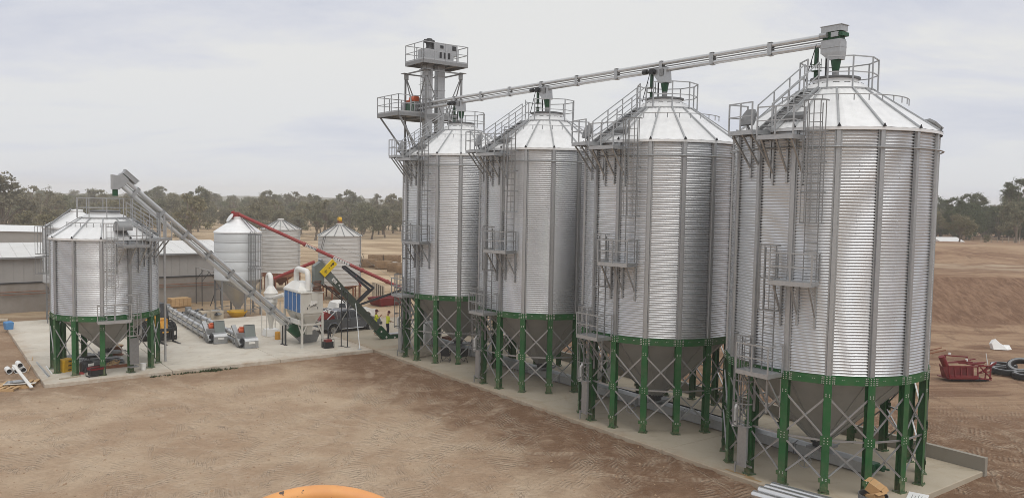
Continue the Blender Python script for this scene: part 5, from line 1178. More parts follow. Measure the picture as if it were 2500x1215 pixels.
# ------------------------------------------------------------------ people
def person(label, loc, rz, J, shirt, legs, hat, legz, armz):
    root = thing('person', label, 'person', loc, rz); root.scale = (1.08, 1.08, 1.08)
    names = list(J); idx = {n: i for i, n in enumerate(names)}
    E_ = [('pelvis', 'waist'), ('waist', 'chest'), ('chest', 'neck'), ('neck', 'head0'), ('head0', 'head1')]
    for s in 'lr': E_ += [('chest', 'sh'+s), ('sh'+s, 'el'+s), ('el'+s, 'wr'+s), ('pelvis', 'hip'+s), ('hip'+s, 'kn'+s), ('kn'+s, 'an'+s), ('an'+s, 'toe'+s)]
    RAD_ = dict(pelvis=.15, waist=.14, chest=.165, neck=.058, head0=.088, head1=.085, sh=.072, el=.050, wr=.036, hip=.098, kn=.066, an=.048, toe=.045)
    me = bpy.data.meshes.new('body'); me.from_pydata([J[n] for n in names], [(idx[a], idx[b]) for a, b in E_], [])
    o = bpy.data.objects.new('tmp', me); COL.objects.link(o); md = o.modifiers.new('s', 'SKIN'); md.use_smooth_shade = True
    for n in names:
        k = RAD_.get(n, RAD_.get(n[:-1], .05)); sv = me.skin_vertices[0].data[idx[n]]; sv.radius = (k, k*(.72 if n in ('pelvis', 'waist', 'chest') else 1)); sv.use_root = (n == 'pelvis')
    o.modifiers.new('u', 'SUBSURF').levels = 2
    dg = bpy.context.evaluated_depsgraph_get(); dg.update(); bm = bpy.data.meshes.new_from_object(o.evaluated_get(dg)); bpy.data.objects.remove(o)
    bm.materials.clear()
    for m in ('skin', shirt, legs, 'timber2'): bm.materials.append(M[m])
    sw = [(Vector(J['wr'+s]), Vector(J['el'+s])) for s in 'lr']
    for p in bm.polygons:
        c = p.center; z = c.z; mi = 1
        if z < .13: mi = 3
        elif z < legz: mi = 0
        elif z < .95: mi = 2
        elif z > 1.45: mi = 0
        if z > .9:
            for w, e in sw:
                if (c-w).length < .13 or ((c-e).length < .16 and (c-w).length < (e-w).length*.8): mi = 0
        p.material_index = mi
    b = ob('body', bm, root)
    for s in 'lr':
        w = Vector(J['wr'+s]); d = (w-Vector(J['el'+s])).normalized(); x = d.cross(Z).normalized() if abs(d.z) < .95 else Vector((0, 1, 0)); n = x.cross(d)
        q = MB(); q.bar(w-d*.02, w+d*.085, .08, .03, up=n)
        for k in range(4): f = w+d*.08+x*(-.030+.020*k); l = (.055, .068, .072, .060)[k]; q.tube([f, f+d*l*.5-n*.008, f+d*l*.85-n*.03], [.010, .009, .007], 5)
        f = w+d*.02+x*.04*(1 if s == 'l' else -1); q.tube([f, f+d*.035+x*.03*(1 if s == 'l' else -1), f+d*.07+x*.03*(1 if s == 'l' else -1)-n*.015], [.012, .010, .008], 5)
        q.build('hand', M['skin'], root, 50)
    h = Vector(J['head1'])
    q = MB(); q.lathe([(.098, -.03), (.10, .02), (.085, .075), (.05, .105), (.004, .115)], 14, c=h); q.box(h+Vector((.13, 0, -.015)), (.11, .15, .015)); q.build('cap', M[hat], root, 50)
    f = (Vector(J['head0'])+h)/2; q = MB(); q.box(f+Vector((.098, 0, -.005)), (.035, .03, .045)); q.build('nose', M['skin'], root)
    for s in (-1, 1): MB().box(f+Vector((.086, s*.035, .018)), (.012, .022, .012)).build('eye', M['dark'], root); MB().box(f+Vector((0, s*.092, 0)), (.04, .016, .055)).build('ear', M['skin'], root)
    MB().box(f+Vector((.088, 0, -.042)), (.012, .045, .009)).build('mouth', M['maroon'], root)
    return root
ST = dict(pelvis=(0, 0, .95), waist=(.01, 0, 1.10), chest=(.02, 0, 1.32), neck=(.02, 0, 1.47), head0=(.04, 0, 1.58), head1=(.05, 0, 1.69),
    hipl=(0, .10, .88), knl=(.04, .12, .50), anl=(-.02, .13, .09), toel=(.14, .15, .05), hipr=(0, -.10, .88), knr=(.03, -.12, .50), anr=(-.04, -.13, .09), toer=(.12, -.16, .05))
P1 = dict(ST, shl=(.02, .19, 1.40), ell=(.16, .24, 1.17), wrl=(.34, .10, 1.36), shr=(.02, -.19, 1.40), elr=(.18, -.24, 1.18), wrr=(.35, -.08, 1.38))
P2 = dict(ST, shl=(.02, .19, 1.40), ell=(.03, .29, 1.14), wrl=(.22, .30, 1.00), shr=(.02, -.19, 1.40), elr=(.04, -.30, 1.15), wrr=(.26, -.24, 1.06), head1=(.09, 0, 1.68))
person('person in yellow hi-vis shirt, dark shorts and maroon cap raising both hands to the face', gnd(917, 818, .15), RAD(0), P1, 'hivis', 'navy', 'maroon', .52, 1)
person('person in yellow hi-vis shirt and navy trousers bending slightly behind the elevator boot', gnd(946, 822, .15), RAD(25), P2, 'hivis', 'navy', 'maroon', .1, 1)

# ------------------------------------------------------------------ small things about the yard
def crate(name, label, loc, rz, d, m='timber', lid=True, group=None):
    t = thing(name, label, 'crate', loc, rz, group); x, y, z = d
    MB().bb((-x/2+.02, -y/2+.02, .08), (x/2-.02, y/2-.02, z-.02)).build('inner_box', M[m], t)
    n = max(3, int(x/.32))
    for i in range(n):
        a, b = lerp(-x/2, x/2, i/n), lerp(-x/2, x/2, (i+1)/n)-.02
        for s in (-1, 1): MB().bb((a, s*y/2-.018, .1), (b, s*y/2+.018-.0, z)).build('plank', M[m], t)
        if lid: MB().bb((a, -y/2-.02, z+.001), (b, y/2+.02, z+.03)).build('plank', M[m], t)
    n = max(2, int(y/.32))
    for i in range(n):
        a, b = lerp(-y/2, y/2, i/n), lerp(-y/2, y/2, (i+1)/n)-.02
        for s in (-1, 1): MB().bb((s*(x/2+.002)-.018, a, .1), (s*(x/2+.002)+.018, b, z)).build('plank', M[m], t)
    for yy in (-y*.4, 0, y*.4): MB().bb((-x/2, yy-.05, 0), (x/2, yy+.05, .09)).build('skid', M[m], t)
    return t
crate('timber_crate', 'closed pale timber crate standing by the shed wall behind the spare conveyors', gnd(438, 748), SITE+.1, (1.75, 1.1, .78))
crate('timber_crate', 'open timber crate heaped with black scrap beside the smooth silo legs', gnd(515, 783), SITE-.05, (1.7, 1.15, .85), 'timber2', False)
rs = random.Random(3)
def heap(name, label, cat, c, n, spread, hmax, mats, rz=0, long=1.0):
    t = thing(name, label, cat, c, rz)
    q = MB(); 
    for i in range(n):
        a = rs.uniform(0, 6.28); r = spread*sqrt(rs.random()); z = hmax*(1-r/spread)*rs.random()+.06
        R = Matrix.Rotation(rs.uniform(0, 3), 3, 'Z') @ Matrix.Rotation(rs.uniform(-.5, .5), 3, 'X')
        q.cur = rs.randrange(len(mats)); k = rs.random()
        if k < .5: q.box((r*cos(a)*long, r*sin(a), z), (rs.uniform(.15, .5), rs.uniform(.1, .35), rs.uniform(.05, .2)), R=R)
        elif k < .8: p = Vector((r*cos(a)*long, r*sin(a), z)); dd = R @ Vector((rs.uniform(.4, 1.1), 0, .1)); q.bar(p-dd/2, p+dd/2, .05)
        else: p = Vector((r*cos(a)*long, r*sin(a), z)); dd = R @ Vector((rs.uniform(.2, .4), 0, 0)); q.tube([p-dd, p+dd], rs.uniform(.06, .13), 8)
    kind(q.build('loose_piece', [M[m] for m in mats], t), 'stuff'); return t
heap('scrap_heap', 'black scrap heaped inside the open timber crate', 'scrap', gnd(515, 783)+Vector((0, 0, .55)), 26, .75, .5, ['dark', 'black', 'galvd'], SITE, 1.2)
heap('scrap_heap', 'heap of black and silver machine parts at the far end of the spare conveyors', 'scrap', gnd(448, 778), 46, 1.3, .55, ['dark', 'black', 'galv', 'white'], SITE, 1.3)
heap('scrap_heap', 'smaller heap of dark machine parts between the two timber crates', 'scrap', gnd(480, 765), 28, .9, .5, ['dark', 'black', 'galvd', 'galv'], SITE, 1.2)
t = thing('yellow_tray', 'round yellow tray on the ground under the cone of the smooth silo', 'tray', gnd(579, 773)); q = MB(); q.lathe([(.02, .12), (.45, .10), (.78, .50), (.84, .52), (.84, .47), (.5, .02), (.3, .0), (.02, 0)], 24); q.build('tray_body', M['yel2'], t, 40)
t = thing('steel_stand', 'tall steel stand with sloping top beside the smooth silo and the shed', 'stand', gnd(508, 742), SITE)
q = MB(); q.loft([[Vector((x, y, 3.45-.28*(x+.9))) for x, y in ((-.9, -1.2), (.9, -1.2), (.9, .9), (-.9, .9))], [Vector((x, y, 3.50-.28*(x+.9))) for x, y in ((-.9, -1.2), (.9, -1.2), (.9, .9), (-.9, .9))]]); q.build('top_plate', M['galv'], t)
for x in (-.85, .85):
    for y in (-1.1, .85): MB().bar((x, y, 0), (x, y, 3.42-.28*(x+.9)), .06).bar((x, y, 2.3), (x*.2, y, 3.15), .04).build('leg', M['dark'], t)
MB().bar((-.2, -1.4, 0), (.35, -1.4, 1.55), .06).bar((.35, -1.4, 1.55), (1.1, -1.4, 1.4), .05).build('prop', M['dark'], t)
# hay bales
bl = [(900, 652, 2.3, .0), (936, 656, 2.4, .15), (968, 662, 2.5, .05), (918, 640, 2.2, .1), (958, 641, 2.6, -.1), (990, 668, 2.3, .1), (1004, 650, 2.4, 0)]
bm_ = MB(); rb = random.Random(8); nx = 6
rings = []
for i in range(nx+1):
    x = lerp(-1.2, 1.2, i/nx); k = 1-.06*(abs(i-nx/2)/(nx/2))**3
    rings.append([Vector((x+rb.uniform(-.03, .03), y*.62*k+rb.uniform(-.04, .04), .62+z*.60*k+rb.uniform(-.04, .04))) for y, z in ((-1, -1), (-1.03, -.3), (-1.0, .7), (-.85, 1), (.85, 1), (1, .7), (1.03, -.3), (1, -1))])
bm_.loft(rings); bale_me = bm_.mesh('bale_body', M['bale'], 35)
bl_lab = ['brown hay bale at the near left end of the bale rows', 'brown hay bale in the near row, second from the left end', 'brown hay bale in the near row in front of the pale sheet', 'brown hay bale behind the near row at the left', 'brown hay bale behind the pale sheet', 'brown hay bale half hidden by the left edge of the farthest tall silo', 'brown hay bale hidden mostly behind the farthest tall silo']
for (px, py, s, a), lb in zip(bl, bl_lab):
    g = gnd(px, py); b = thing('hay_bale', lb, 'hay bale', g, a-.15, 'hay bales in the paddock'); ob('bale_body', bale_me, b)
t = thing('ground_sheet', 'pale plastic sheet spread between the rows of hay bales', 'sheet', gnd(958, 650)); q = MB(); n = 8
q.v = [(lerp(-3, 3, i/n), lerp(-3.2, 3.2, j/n), .35+.18*NZ.noise(Vector((i*.7, j*.7, 0)))) for j in range(n+1) for i in range(n+1)]; q.f = [(j*(n+1)+i, j*(n+1)+i+1, (j+1)*(n+1)+i+1, (j+1)*(n+1)+i) for j in range(n) for i in range(n)]; q.mi = [0]*len(q.f)
q.build('sheet_cloth', M['tarp'], t, 179)

# beside the near corner of the yard slab
g = gnd(46, 938); gz = g.copy(); gz.z = hgt(g.x, g.y)
t = thing('timber_pallet', 'pale timber pallet loaded with steel plates at the far left of the dirt', 'pallet', gz, SITE-.35); t.scale = (1.3, 1.3, 1.2)
for i in range(6): MB().bb((-.6+.22*i, -.6, .10), (-.47+.22*i, .6, .13)).build('slat', M['timber'], t)
for y in (-.55, 0, .55): MB().bb((-.6, y-.05, 0), (.63, y+.05, .10)).build('bearer', M['timber'], t)
t = thing('steel_plates', 'stack of grey steel plates and strips lying on the timber pallet', 'steel plates', gz+Vector((0, 0, .165)), SITE-.25); t.scale = (1.2, 1.2, 1.2)
for i in range(4): MB().box((.05*i-.1, .12-.05*i, .012+.024*i), (.85-.1*i, .62-.06*i, .02), rz=.08*i).build('plate', M['galv' if i % 2 else 'galvd'], t)
for i in range(4): MB().box((.1, -.35-.07*i, .02+.015*i), (1.25, .06, .02), rz=.1-.06*i).build('strip', M['white'], t)
g = gnd(14, 946); gz2 = Vector((g.x, g.y, hgt(g.x, g.y)))
t = thing('timber_pallet', 'empty timber pallet half out of the picture at the far left of the dirt', 'pallet', gz2, SITE-.6); t.scale = (1.3, 1.3, 1.2)
for i in range(5): MB().bb((-.5+.24*i, -.5, .10), (-.39+.24*i, .5, .13)).build('slat', M['timber'], t)
for y in (-.46, 0, .46): MB().bb((-.5, y-.05, 0), (.57, y+.05, .10)).build('bearer', M['timber'], t)
g = gnd(40, 905); base = Vector((g.x, g.y, hgt(g.x, g.y))); dirp = (gnd(55, 915)-gnd(35, 893)).normalized(); sidep = Vector((dirp.y, -dirp.x, 0)) 
PLAB = ['white plastic pipe on the ground, left one of the bottom pair in the small stack', 'white plastic pipe on the ground, middle of the small stack', 'white plastic pipe lying on top of the small stack', 'white plastic pipe on the ground, right end of the small stack under the long channel']
for k, (s, z) in enumerate(((-.30, .16), (.03, .16), (-.14, .44), (.40, .16))):
    t = thing('white_pipe', PLAB[k], 'pipe', base+sidep*s+Z*z, 0, 'white pipes stacked by the slab'); r0 = .155
    q = MB(); q.v = []; a = -dirp*.45; b = dirp*.45
    def ringp(c, r): return [c+sidep*r*cos(2*pi*i/16)+Z*r*sin(2*pi*i/16) for i in range(16)]
    q.loft([ringp(a*.9, r0-.02), ringp(a, r0-.02), ringp(a, r0), ringp(b, r0), ringp(b, r0-.02), ringp(a*.9, r0-.02)], cap=False); q.build('pipe_wall', M['white2'], t, 40)
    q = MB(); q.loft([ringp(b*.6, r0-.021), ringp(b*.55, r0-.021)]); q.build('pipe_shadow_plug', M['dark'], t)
p0, p1 = gnd(33, 890, .62), gnd(77, 945, .12)
t = thing('steel_channel', 'long pale steel channel leaning from the white pipes down to the pallet', 'steel channel', p0); MB().bar((0, 0, 0), p1-p0, .16, .05).build('channel', M['white'], t)
# ribbed grating leaning on the slab edge
a, b, c_, d_ = gnd(90, 884, .16), gnd(119, 916, .20), gnd(108, 932, -.02), gnd(81, 897, -.02)
t = thing('steel_grating', 'galvanised slatted grating leaning on the left edge of the concrete yard', 'grating', a)
for i in range(13): f = i/12; MB().bar(lerp(a, b, f)-a, lerp(d_, c_, f)-a, .05, .05).build('slat', M['galv'], t)
for p, q_ in ((a, b), (d_, c_)): MB().bar(p-a-(q_-p)*.03, q_-a+(q_-p)*.03, .06, .05).build('side_bar', M['galv'], t)
t = thing('white_pole', 'thin white pole on the slab beside the leaning grating', 'pole', gnd(112, 893, .18)); MB().bar((0, 0, 0), gnd(127, 912, .18)-gnd(112, 893, .18), .05).build('pole_bar', M['white2'], t)
t = thing('bent_hose', 'pale bent hose standing up between the white pipes and the slab', 'hose', gnd(68, 908, 0)); q = MB(); e = gnd(80, 880, .05)-gnd(68, 908, 0); q.tube([(0, 0, .02), e*.35+Z*.03, e*.75+Z*.05, e+Z*.22], .02, 6); q.build('hose_tube', M['timber'], t, 60)
t = thing('blue_tub', 'blue plastic tub on the far left corner of the concrete yard', 'tub', gnd(21, 803, .15), SITE+.2); MB().loft([[Vector((x*.24, y*.24, 0)) for x, y in ((-1, -1), (1, -1), (1, 1), (-1, 1))], [Vector((x*.28, y*.28, .5)) for x, y in ((-1, -1), (1, -1), (1, 1), (-1, 1))], [Vector((x*.20, y*.20, .58)) for x, y in ((-1, -1), (1, -1), (1, 1), (-1, 1))]]).build('tub_body', M['lblue'], t)
t = thing('log', 'short grey log lying at the far left edge of the concrete yard', 'log', gnd(2, 787, .15), .3); q = MB(); q.tube([(-.9, 0, .16), (0, .03, .17), (.5, 0, .15)], .16, 8); q.build('log_body', M['timber2'], t, 50)

# under and around the short silo
YC = ['yellow tool case at the bottom of the stack between the short silo legs', 'yellow tool case in the middle of the stack between the short silo legs', 'yellow tool case on top of the stack between the short silo legs']
g = gnd(162, 905, .15)
for k in range(3):
    t = thing('tool_case', YC[k], 'tool case', g+Vector((0, 0, .235*k)), SITE+.55+.04*k, 'yellow cases stacked under the short silo')
    MB().bb((-.36, -.26, 0), (.36, .26, .10)).build('case_base', M['yel2'], t); MB().bb((-.365, -.265, .105), (.365, .265, .23)).build('case_lid', M['yel2'], t); MB().bb((-.1, -.285, .09), (.1, -.2651, .14)).build('latch', M['dark'], t)
def bag(label, c, rz, s, m):
    t = thing('tool_bag', label, 'bag', c, rz); x, y, z = s
    MB().loft([[Vector((a*x*k, b*y*k, h*z)) for a, b in ((-1, -.8), (-.8, -1), (.8, -1), (1, -.8), (1, .8), (.8, 1), (-.8, 1), (-1, .8))] for h, k in ((0, .46), (.15, .5), (.7, .5), (.92, .42), (1, .28))]).build('bag_body', M[m], t, 50)
    q = MB(); q.tube([(-x*.3, 0, z*.95), (-x*.2, 0, z*1.25), (x*.2, 0, z*1.25), (x*.3, 0, z*.95)], .02, 5); q.build('handle', M['dark'], t); return t
bag('black tool bag with a white panel between the yellow cases and the front silo leg', gnd(212, 906, .15), SITE+.3, (.62, .5, .62), 'dark')
MB().bb((-.05, -.262, .12), (.28, -.255, .48)).build('label_panel', M['white'], bpy.data.objects['tool_bag'])
bag('grey duffel bag lying behind the black tool bag', gnd(228, 893, .15), SITE, (1.1, .6, .45), 'lid')
bag('pale grey sack slumped behind the middle leg of the short silo', gnd(198, 888, .15), SITE+.8, (.7, .45, .35), 'galv')
t = thing('generator', 'red and black portable generator at the foot of the front leg of the short silo', 'generator', gnd(234, 917, .15), SITE+.25)
q = MB()
for y in (-.26, .26): q.tube([(-.42, y, .04), (-.42, y, .46), (-.36, y, .52), (.36, y, .52), (.42, y, .46), (.42, y, .04)], .022, 6)
for x in (-.42, .42): q.bar((x, -.26, .04), (x, .26, .04), .04)
q.build('frame', M['dark'], t, 50); MB().bb((-.34, -.22, .08), (.34, .22, .36)).build('engine', M['black'], t); MB().bb((-.38, -.24, .37), (.38, .24, .50)).build('fuel_tank', M['redm'], t)
t = thing('timber_plank', 'two short planks lying on the slab in front of the short silo', 'planks', gnd(171, 922, .15), SITE+.25); MB().bb((-.55, -.08, 0), (.55, .03, .06)).build('plank', M['timber2'], t); MB().bb((-.5, .045, 0), (.58, .12, .05)).build('plank', M['timber2'], t)
t = thing('cable_drum', 'rust coloured timber cable drum behind the short silo hopper', 'cable drum', gnd(284, 866, .15))
q = MB(); q.lathe([(.02, 0), (.42, 0), (.42, .05), (.32, .06), (.32, .55), (.42, .56), (.42, .61), (.02, .61)], 20); q.build('drum_body', M['rust'], t, 35); q = MB(); q.lathe([(.02, .612), (.40, .612), (.40, .63), (.02, .63)], 20); q.build('drum_top', M['timber'], t, 35)
t = thing('white_bucket', 'white plastic bucket on the slab right of the ladder guard', 'bucket', gnd(350, 902, .15)); q = MB(); q.lathe([(.02, 0), (.13, 0), (.17, .36), (.175, .38), (.16, .38), (.13, .03), (.02, .02)], 18); q.build('bucket_body', M['white2'], t, 40)
q = MB(); q.tube([(.16, 0, .36), (.19, 0, .2), (.12, 0, .08)], .008, 4); q.build('handle', M['galv'], t)
t = thing('sheet_stack', 'untidy stack of grey metal sheets on the slab under the short silo', 'metal sheets', gnd(255, 885, .15), SITE)
for i in range(7): MB().box((rs.uniform(-.2, .2), rs.uniform(-.2, .2), .03+.035*i), (2.2-.12*i, .9-.05*i, .015), rz=rs.uniform(-.25, .25)).build('sheet', M[['galvd', 'galv', 'lid'][i % 3]], t)
t = thing('sheet_stack', 'dark steel panels lying flat at the back of the short silo', 'metal sheets', gnd(190, 874, .15), SITE+.1)
for i in range(4): MB().box((rs.uniform(-.2, .2), rs.uniform(-.2, .2), .03+.05*i), (2.6-.2*i, 1.1, .03), rz=rs.uniform(-.2, .2)).build('sheet', M[['dark', 'lid'][i % 2]], t)
t = thing('hose_coil', 'coil of pale hose on dark timber under the short silo', 'hose', gnd(275, 896, .15), SITE)
for k in range(4): q = MB(); q.tube([((.30-.03*k)*cos(i*pi/9)+.06*k, (.26)*sin(i*pi/9), .20+.05*k+.05*sin(i+k)) for i in range(18)], .025, 5, closed=True); q.build('coil', M['timber'], t, 60)
MB().bb((-.8, -.25, 0), (.8, -.1, .16)).build('timber_bearer', M['rust'], t)
t = thing('hand_trolley', 'upright grey hand trolley behind the second leg of the short silo', 'trolley', gnd(196, 868, .15), SITE+.4)
q = MB(); q.tube([(-.22, 0, .1), (-.22, .1, 1.15), (-.12, .12, 1.3), (.12, .12, 1.3), (.22, .1, 1.15), (.22, 0, .1)], .022, 6)
for z in (.4, .7, 1.0): q.bar((-.22, .04, z), (.22, .04, z), .03)
q.bb((-.24, -.25, .05), (.24, 0, .08)); q.build('trolley_frame', M['galvd'], t, 50)
for s in (-1, 1): q = MB(); q.tube([(s*.24, .06, .13), (s*.31, .06, .13)], .13, 14); q.build('wheel', M['black'], t, 40)
t = thing('red_rag', 'small red cloth on the slab between the yellow cases and the generator', 'cloth', gnd(197, 912, .15)); q = MB(); q.loft([[Vector((.22*cos(i*pi/4)*(1+.3*(i % 2)), .16*sin(i*pi/4), 0)) for i in range(8)], [Vector((.12*cos(i*pi/4), .08*sin(i*pi/4), .10)) for i in range(8)]]); q.build('cloth_fold', M['red'], t)

# under the tall silos
CL = ['black folding camp chair under the farthest tall silo, the left one of the pair', 'black folding camp chair under the farthest tall silo, the right one of the pair']
def chair(loc, rz, label):
    t = thing('camp_chair', label, 'chair', loc, rz, 'camp chairs under the farthest tall silo')
    MB().loft([[Vector((-.24, -.24, .44)), Vector((.24, -.24, .44)), Vector((.24, .22, .38)), Vector((-.24, .22, .38))], [Vector((-.24, -.24, .46)), Vector((.24, -.24, .46)), Vector((.24, .22, .40)), Vector((-.24, .22, .40))]]).build('seat', M['dark'], t)
    MB().loft([[Vector((-.27, .22, .42)), Vector((.27, .22, .42)), Vector((.25, .36, .95)), Vector((-.25, .36, .95))], [Vector((-.27, .24, .42)), Vector((.27, .24, .42)), Vector((.25, .38, .95)), Vector((-.25, .38, .95))]]).build('backrest', M['dark'], t)
    for s in (-1, 1):
        MB().bar((s*.27, -.27, 0), (s*.27, .28, .62), .025).bar((s*.27, .27, 0), (s*.27, -.26, .6), .025).build('leg', M['dark'], t)
        MB().bar((s*.28, -.28, .62), (s*.28, .28, .64), .07, .02).build('armrest', M['black'], t)
    MB().bar((-.27, -.27, 0), (.27, -.22, .42), .02).bar((.27, -.27, 0), (-.27, -.22, .42), .02).build('cross_brace', M['dark'], t)
    return t
chair(gnd(1088, 882, .15), SITE+2.4, CL[0]); chair(gnd(1128, 884, .15), SITE+3.0, CL[1])
t = thing('timber_pallet', 'broken timber pallet lying under the farthest tall silo', 'pallet', gnd(1030, 868, .15), SITE+.2)
for i in range(5): MB().bb((-.9, -.5+.22*i, .1), (.9, -.38+.22*i, .13)).build('slat', M['timber2'], t)
for x in (-.8, 0, .8): MB().bb((x-.05, -.5, 0), (x+.05, .5, .1)).build('bearer', M['timber2'], t)
bag('black carry box on the drag conveyor between the two farthest tall silos', gnd(1163, 846, .70), SITE, (.7, .45, .5), 'dark')
t = thing('white_tank', 'white plastic tank standing behind the legs of the farthest tall silo', 'tank', gnd(1048, 838, .15), SITE); q = MB(); q.lathe([(.02, 0), (.45, 0), (.48, .1), (.48, 1.3), (.4, 1.5), (.15, 1.58), (.02, 1.6)], 20); q.build('tank_body', M['white2'], t, 40)
t = thing('cardboard_box', 'brown box on the slab behind the farthest silo hopper', 'box', gnd(1095, 840, .15), SITE+.3); MB().bb((-.4, -.3, 0), (.4, .3, .55)).build('box_body', M['rust'], t)
t = thing('propped_sheet', 'white panel propped behind the legs of the second farthest tall silo', 'panel', W(31.6, 33.6, .15), SITE+.1); MB().box((0, 0, .55), (.06, 1.9, 1.1), R=Matrix.Rotation(.15, 3, 'Y')).build('panel_sheet', M['white'], t)
t = thing('black_pipe', 'long black pipe lying on the slab behind the drag conveyor', 'pipe', W(30.6, 23.5, .22), SITE); q = MB(); q.tube([(0, 0, 0), (.1, 4, 0), (.0, 8, 0)], .06, 8); q.build('pipe_body', M['black'], t, 50)

# right foreground
pl = [(1838, 1199), (1861, 1190), (1886, 1184), (1908, 1180)]
PL2 = ['silver pipe at the bottom edge, the outermost of four, nearest the dirt', 'silver pipe at the bottom edge, second of four from the dirt side', 'silver pipe at the bottom edge, third of four from the dirt side', 'silver pipe at the bottom edge, innermost of four on the slab side']
o0 = gnd(1838, 1199, .2); dd = (gnd(1990, 1242, .2)-o0).normalized(); sd = Vector((-dd.y, dd.x, 0)); sd = sd if sd.dot(UX) > 0 else -sd
for k in range(4):
    t = thing('silver_pipe', PL2[k], 'pipe', Vector((o0.x, o0.y, .0))+sd*.36*k+dd*(.06*k-.0)+Z*(.17+(.02 if k else -.06)), 0, 'silver pipes lying on the slab edge')
    q = MB(); q.tube([dd*0, dd*.04, dd*4.2], [.14, .16, .16], 20); q.build('pipe_body', M['chrome'], t, 40)
    q = MB(); q.bar(dd*.05+Z*.158, dd*4.2+Z*.158, .02, .012); q.build('pipe_seam', M['galvd'], t)
p = gnd(2132, 1206, .78); dc = Vector((p.x, p.y, .15))
t = thing('waste_drum', 'open steel drum holding cardboard at the foot of the nearest silo leg', 'drum', dc); q = MB(); q.lathe([(.02, 0), (.44, 0), (.46, .3), (.47, .31), (.46, .32), (.46, .62), (.475, .64), (.45, .64), (.43, .05), (.02, .04)], 28); q.build('drum_wall', M['galvd'], t, 35)
q = MB(); q.lathe([(.02, .10), (.425, .10), (.425, .30), (.02, .32)], 20); q.build('drum_rubbish', M['dark'], t)
def cbox(label, c, rz, tilt, d):
    t = thing('cardboard_box', label, 'box', c, rz); R = Matrix.Rotation(tilt, 3, 'X'); x, y, z = d
    MB().box((0, 0, 0), d, R=R).build('carton', M['card'], t)
    MB().box(R @ Vector((0, 0, z/2+.004)), (x, .05, .004), R=R).build('tape', M['timber'], t)
    for s in (-1, 1): MB().box(R @ Vector((0, s*(y/2+.08), z/2-.02)), (x*.96, .16, .006), R=R @ Matrix.Rotation(-s*.5, 3, 'X')).build('flap', M['card'], t)
cbox('larger brown cardboard box on top of the waste drum', dc+Vector((.10, .10, .82)), SITE+.2, .45, (.55, .42, .30)); cbox('smaller brown cardboard box at the front of the waste drum', dc+Vector((-.02, -.20, .60)), SITE-.1, -.35, (.50, .34, .28))
t = thing('white_board', 'white printed board lying on the near corner of the slab', 'board', gnd(2240, 1214, .16), SITE+.35); MB().bb((-.45, -.32, 0), (.45, .32, .03)).build('board_sheet', M['white2'], t)
q = MB(); 
for k in range(5): q.bb((-.36, -.24+.1*k, .0301), (.1+.2*((k*7) % 3)/3, -.22+.1*k, .032))
q.build('print_line', M['galvd'], t)
for k, (px, py, ln_) in enumerate(((1806, 1158, 1.3), (1838, 1172, .7))):
    g = gnd(px, py, .1); t = thing('timber_plank', ('long' if k == 0 else 'short')+' split plank on the slab edge by the ladder of the nearest silo', 'plank', g, SITE+1.62); MB().bb((-ln_/2, -.07, 0), (ln_/2, .07, .05)).build('plank_body', M['timber'], t)
for k, (u, v) in enumerate(((32.9, 13.2), (33.6, 13.1), (33.3, 12.8))): pass
# red implement, tyres and torn sheet on the earth at right
t = thing('red_implement', 'dark red steel implement body dumped on the earth right of the nearest silo', 'farm machine', gnd(2355, 925), RAD(6)); t.scale = (1.1, 1.0, .95)
def quadplate(q, pts, th=.05):
    n = (Vector(pts[1])-Vector(pts[0])).cross(Vector(pts[3])-Vector(pts[0])).normalized()*th; q.loft([[Vector(p) for p in pts], [Vector(p)+n for p in pts]])
q = MB(); quadplate(q, [(-1.2, -.05, .2), (.35, -.1, .2), (.45, .0, .8), (-1.35, .05, .85)]); quadplate(q, [(-1.25, -.5, .15), (.35, -.55, .12), (.36, -.52, .36), (-1.3, -.47, .40)]); quadplate(q, [(-1.25, .1, .15), (-1.25, -.5, .15), (-1.45, -.35, .75), (-1.45, .1, 1.0)]); quadplate(q, [(-1.25, -.5, .15), (-1.25, .6, .15), (1.2, .6, .1), (.35, -.5, .12)]); q.build('hopper_shell', M['redm'], t)
for x in (-1.22, -.9, -.55, -.2, .12, .4): MB().bar((x, -.56, .2), (x*1.06, -.46, .92), .07, .06).build('rib', M['redm'], t)
for z, y in ((.2, -.60), (.92, -.47)): MB().bar((-1.3, y, z+.02), (.42, y-.02, z), .09, .08).build('edge_rail', M['redm'], t)
MB().bar((.45, -.5, .95), (1.42, -.2, .9), .08).bar((.45, -.62, .2), (1.3, -.4, .06), .08).bar((.5, -.6, .9), (1.3, -.42, .15), .06).build('end_rail', M['redm'], t)
q = MB(); q.tube([(-1.35, -.3, .95), (-1.65, -.35, 1.55)], .17, 12); q.build('filler_pipe', M['redm'], t, 40)
for a, b, w in (((-1.2, .3, 1.0), (.5, .3, 1.15), .07), ((-.9, .5, 1.05), (-.9, .5, 1.45), .07), ((.9, -.45, .1), (1.1, -.25, .92), .07), ((1.25, -.36, .05), (1.45, -.1, .92), .08), ((.4, -.55, .5), (1.35, -.2, .55), .05), ((-.1, -.3, 1.05), (1.3, .3, .98), .08), ((-1.3, .1, 1.05), (.4, .0, 1.1), .07), ((.2, .5, .6), (1.35, .5, 1.0), .07), ((.45, .6, 1.0), (.45, .6, 1.35), .07), ((-.95, .5, 1.45), (.5, .6, 1.32), .07), ((-.4, 0, 1.05), (1.1, 0, .9), .06), ((.5, -.4, .45), (1.75, -.1, 1.12), .06), ((.9, -.3, .55), (1.95, .2, 1.0), .06), ((-.5, .2, 1.1), (.9, .5, 1.2), .05), ((0, .6, .9), (1.5, .4, 1.0), .06)): MB().bar(a, b, w).build('loose_bar', M['redm'], t)
MB().bar((1.32, 0, .9), (1.25, .1, 1.65), .035).build('white_tube', M['white2'], t)
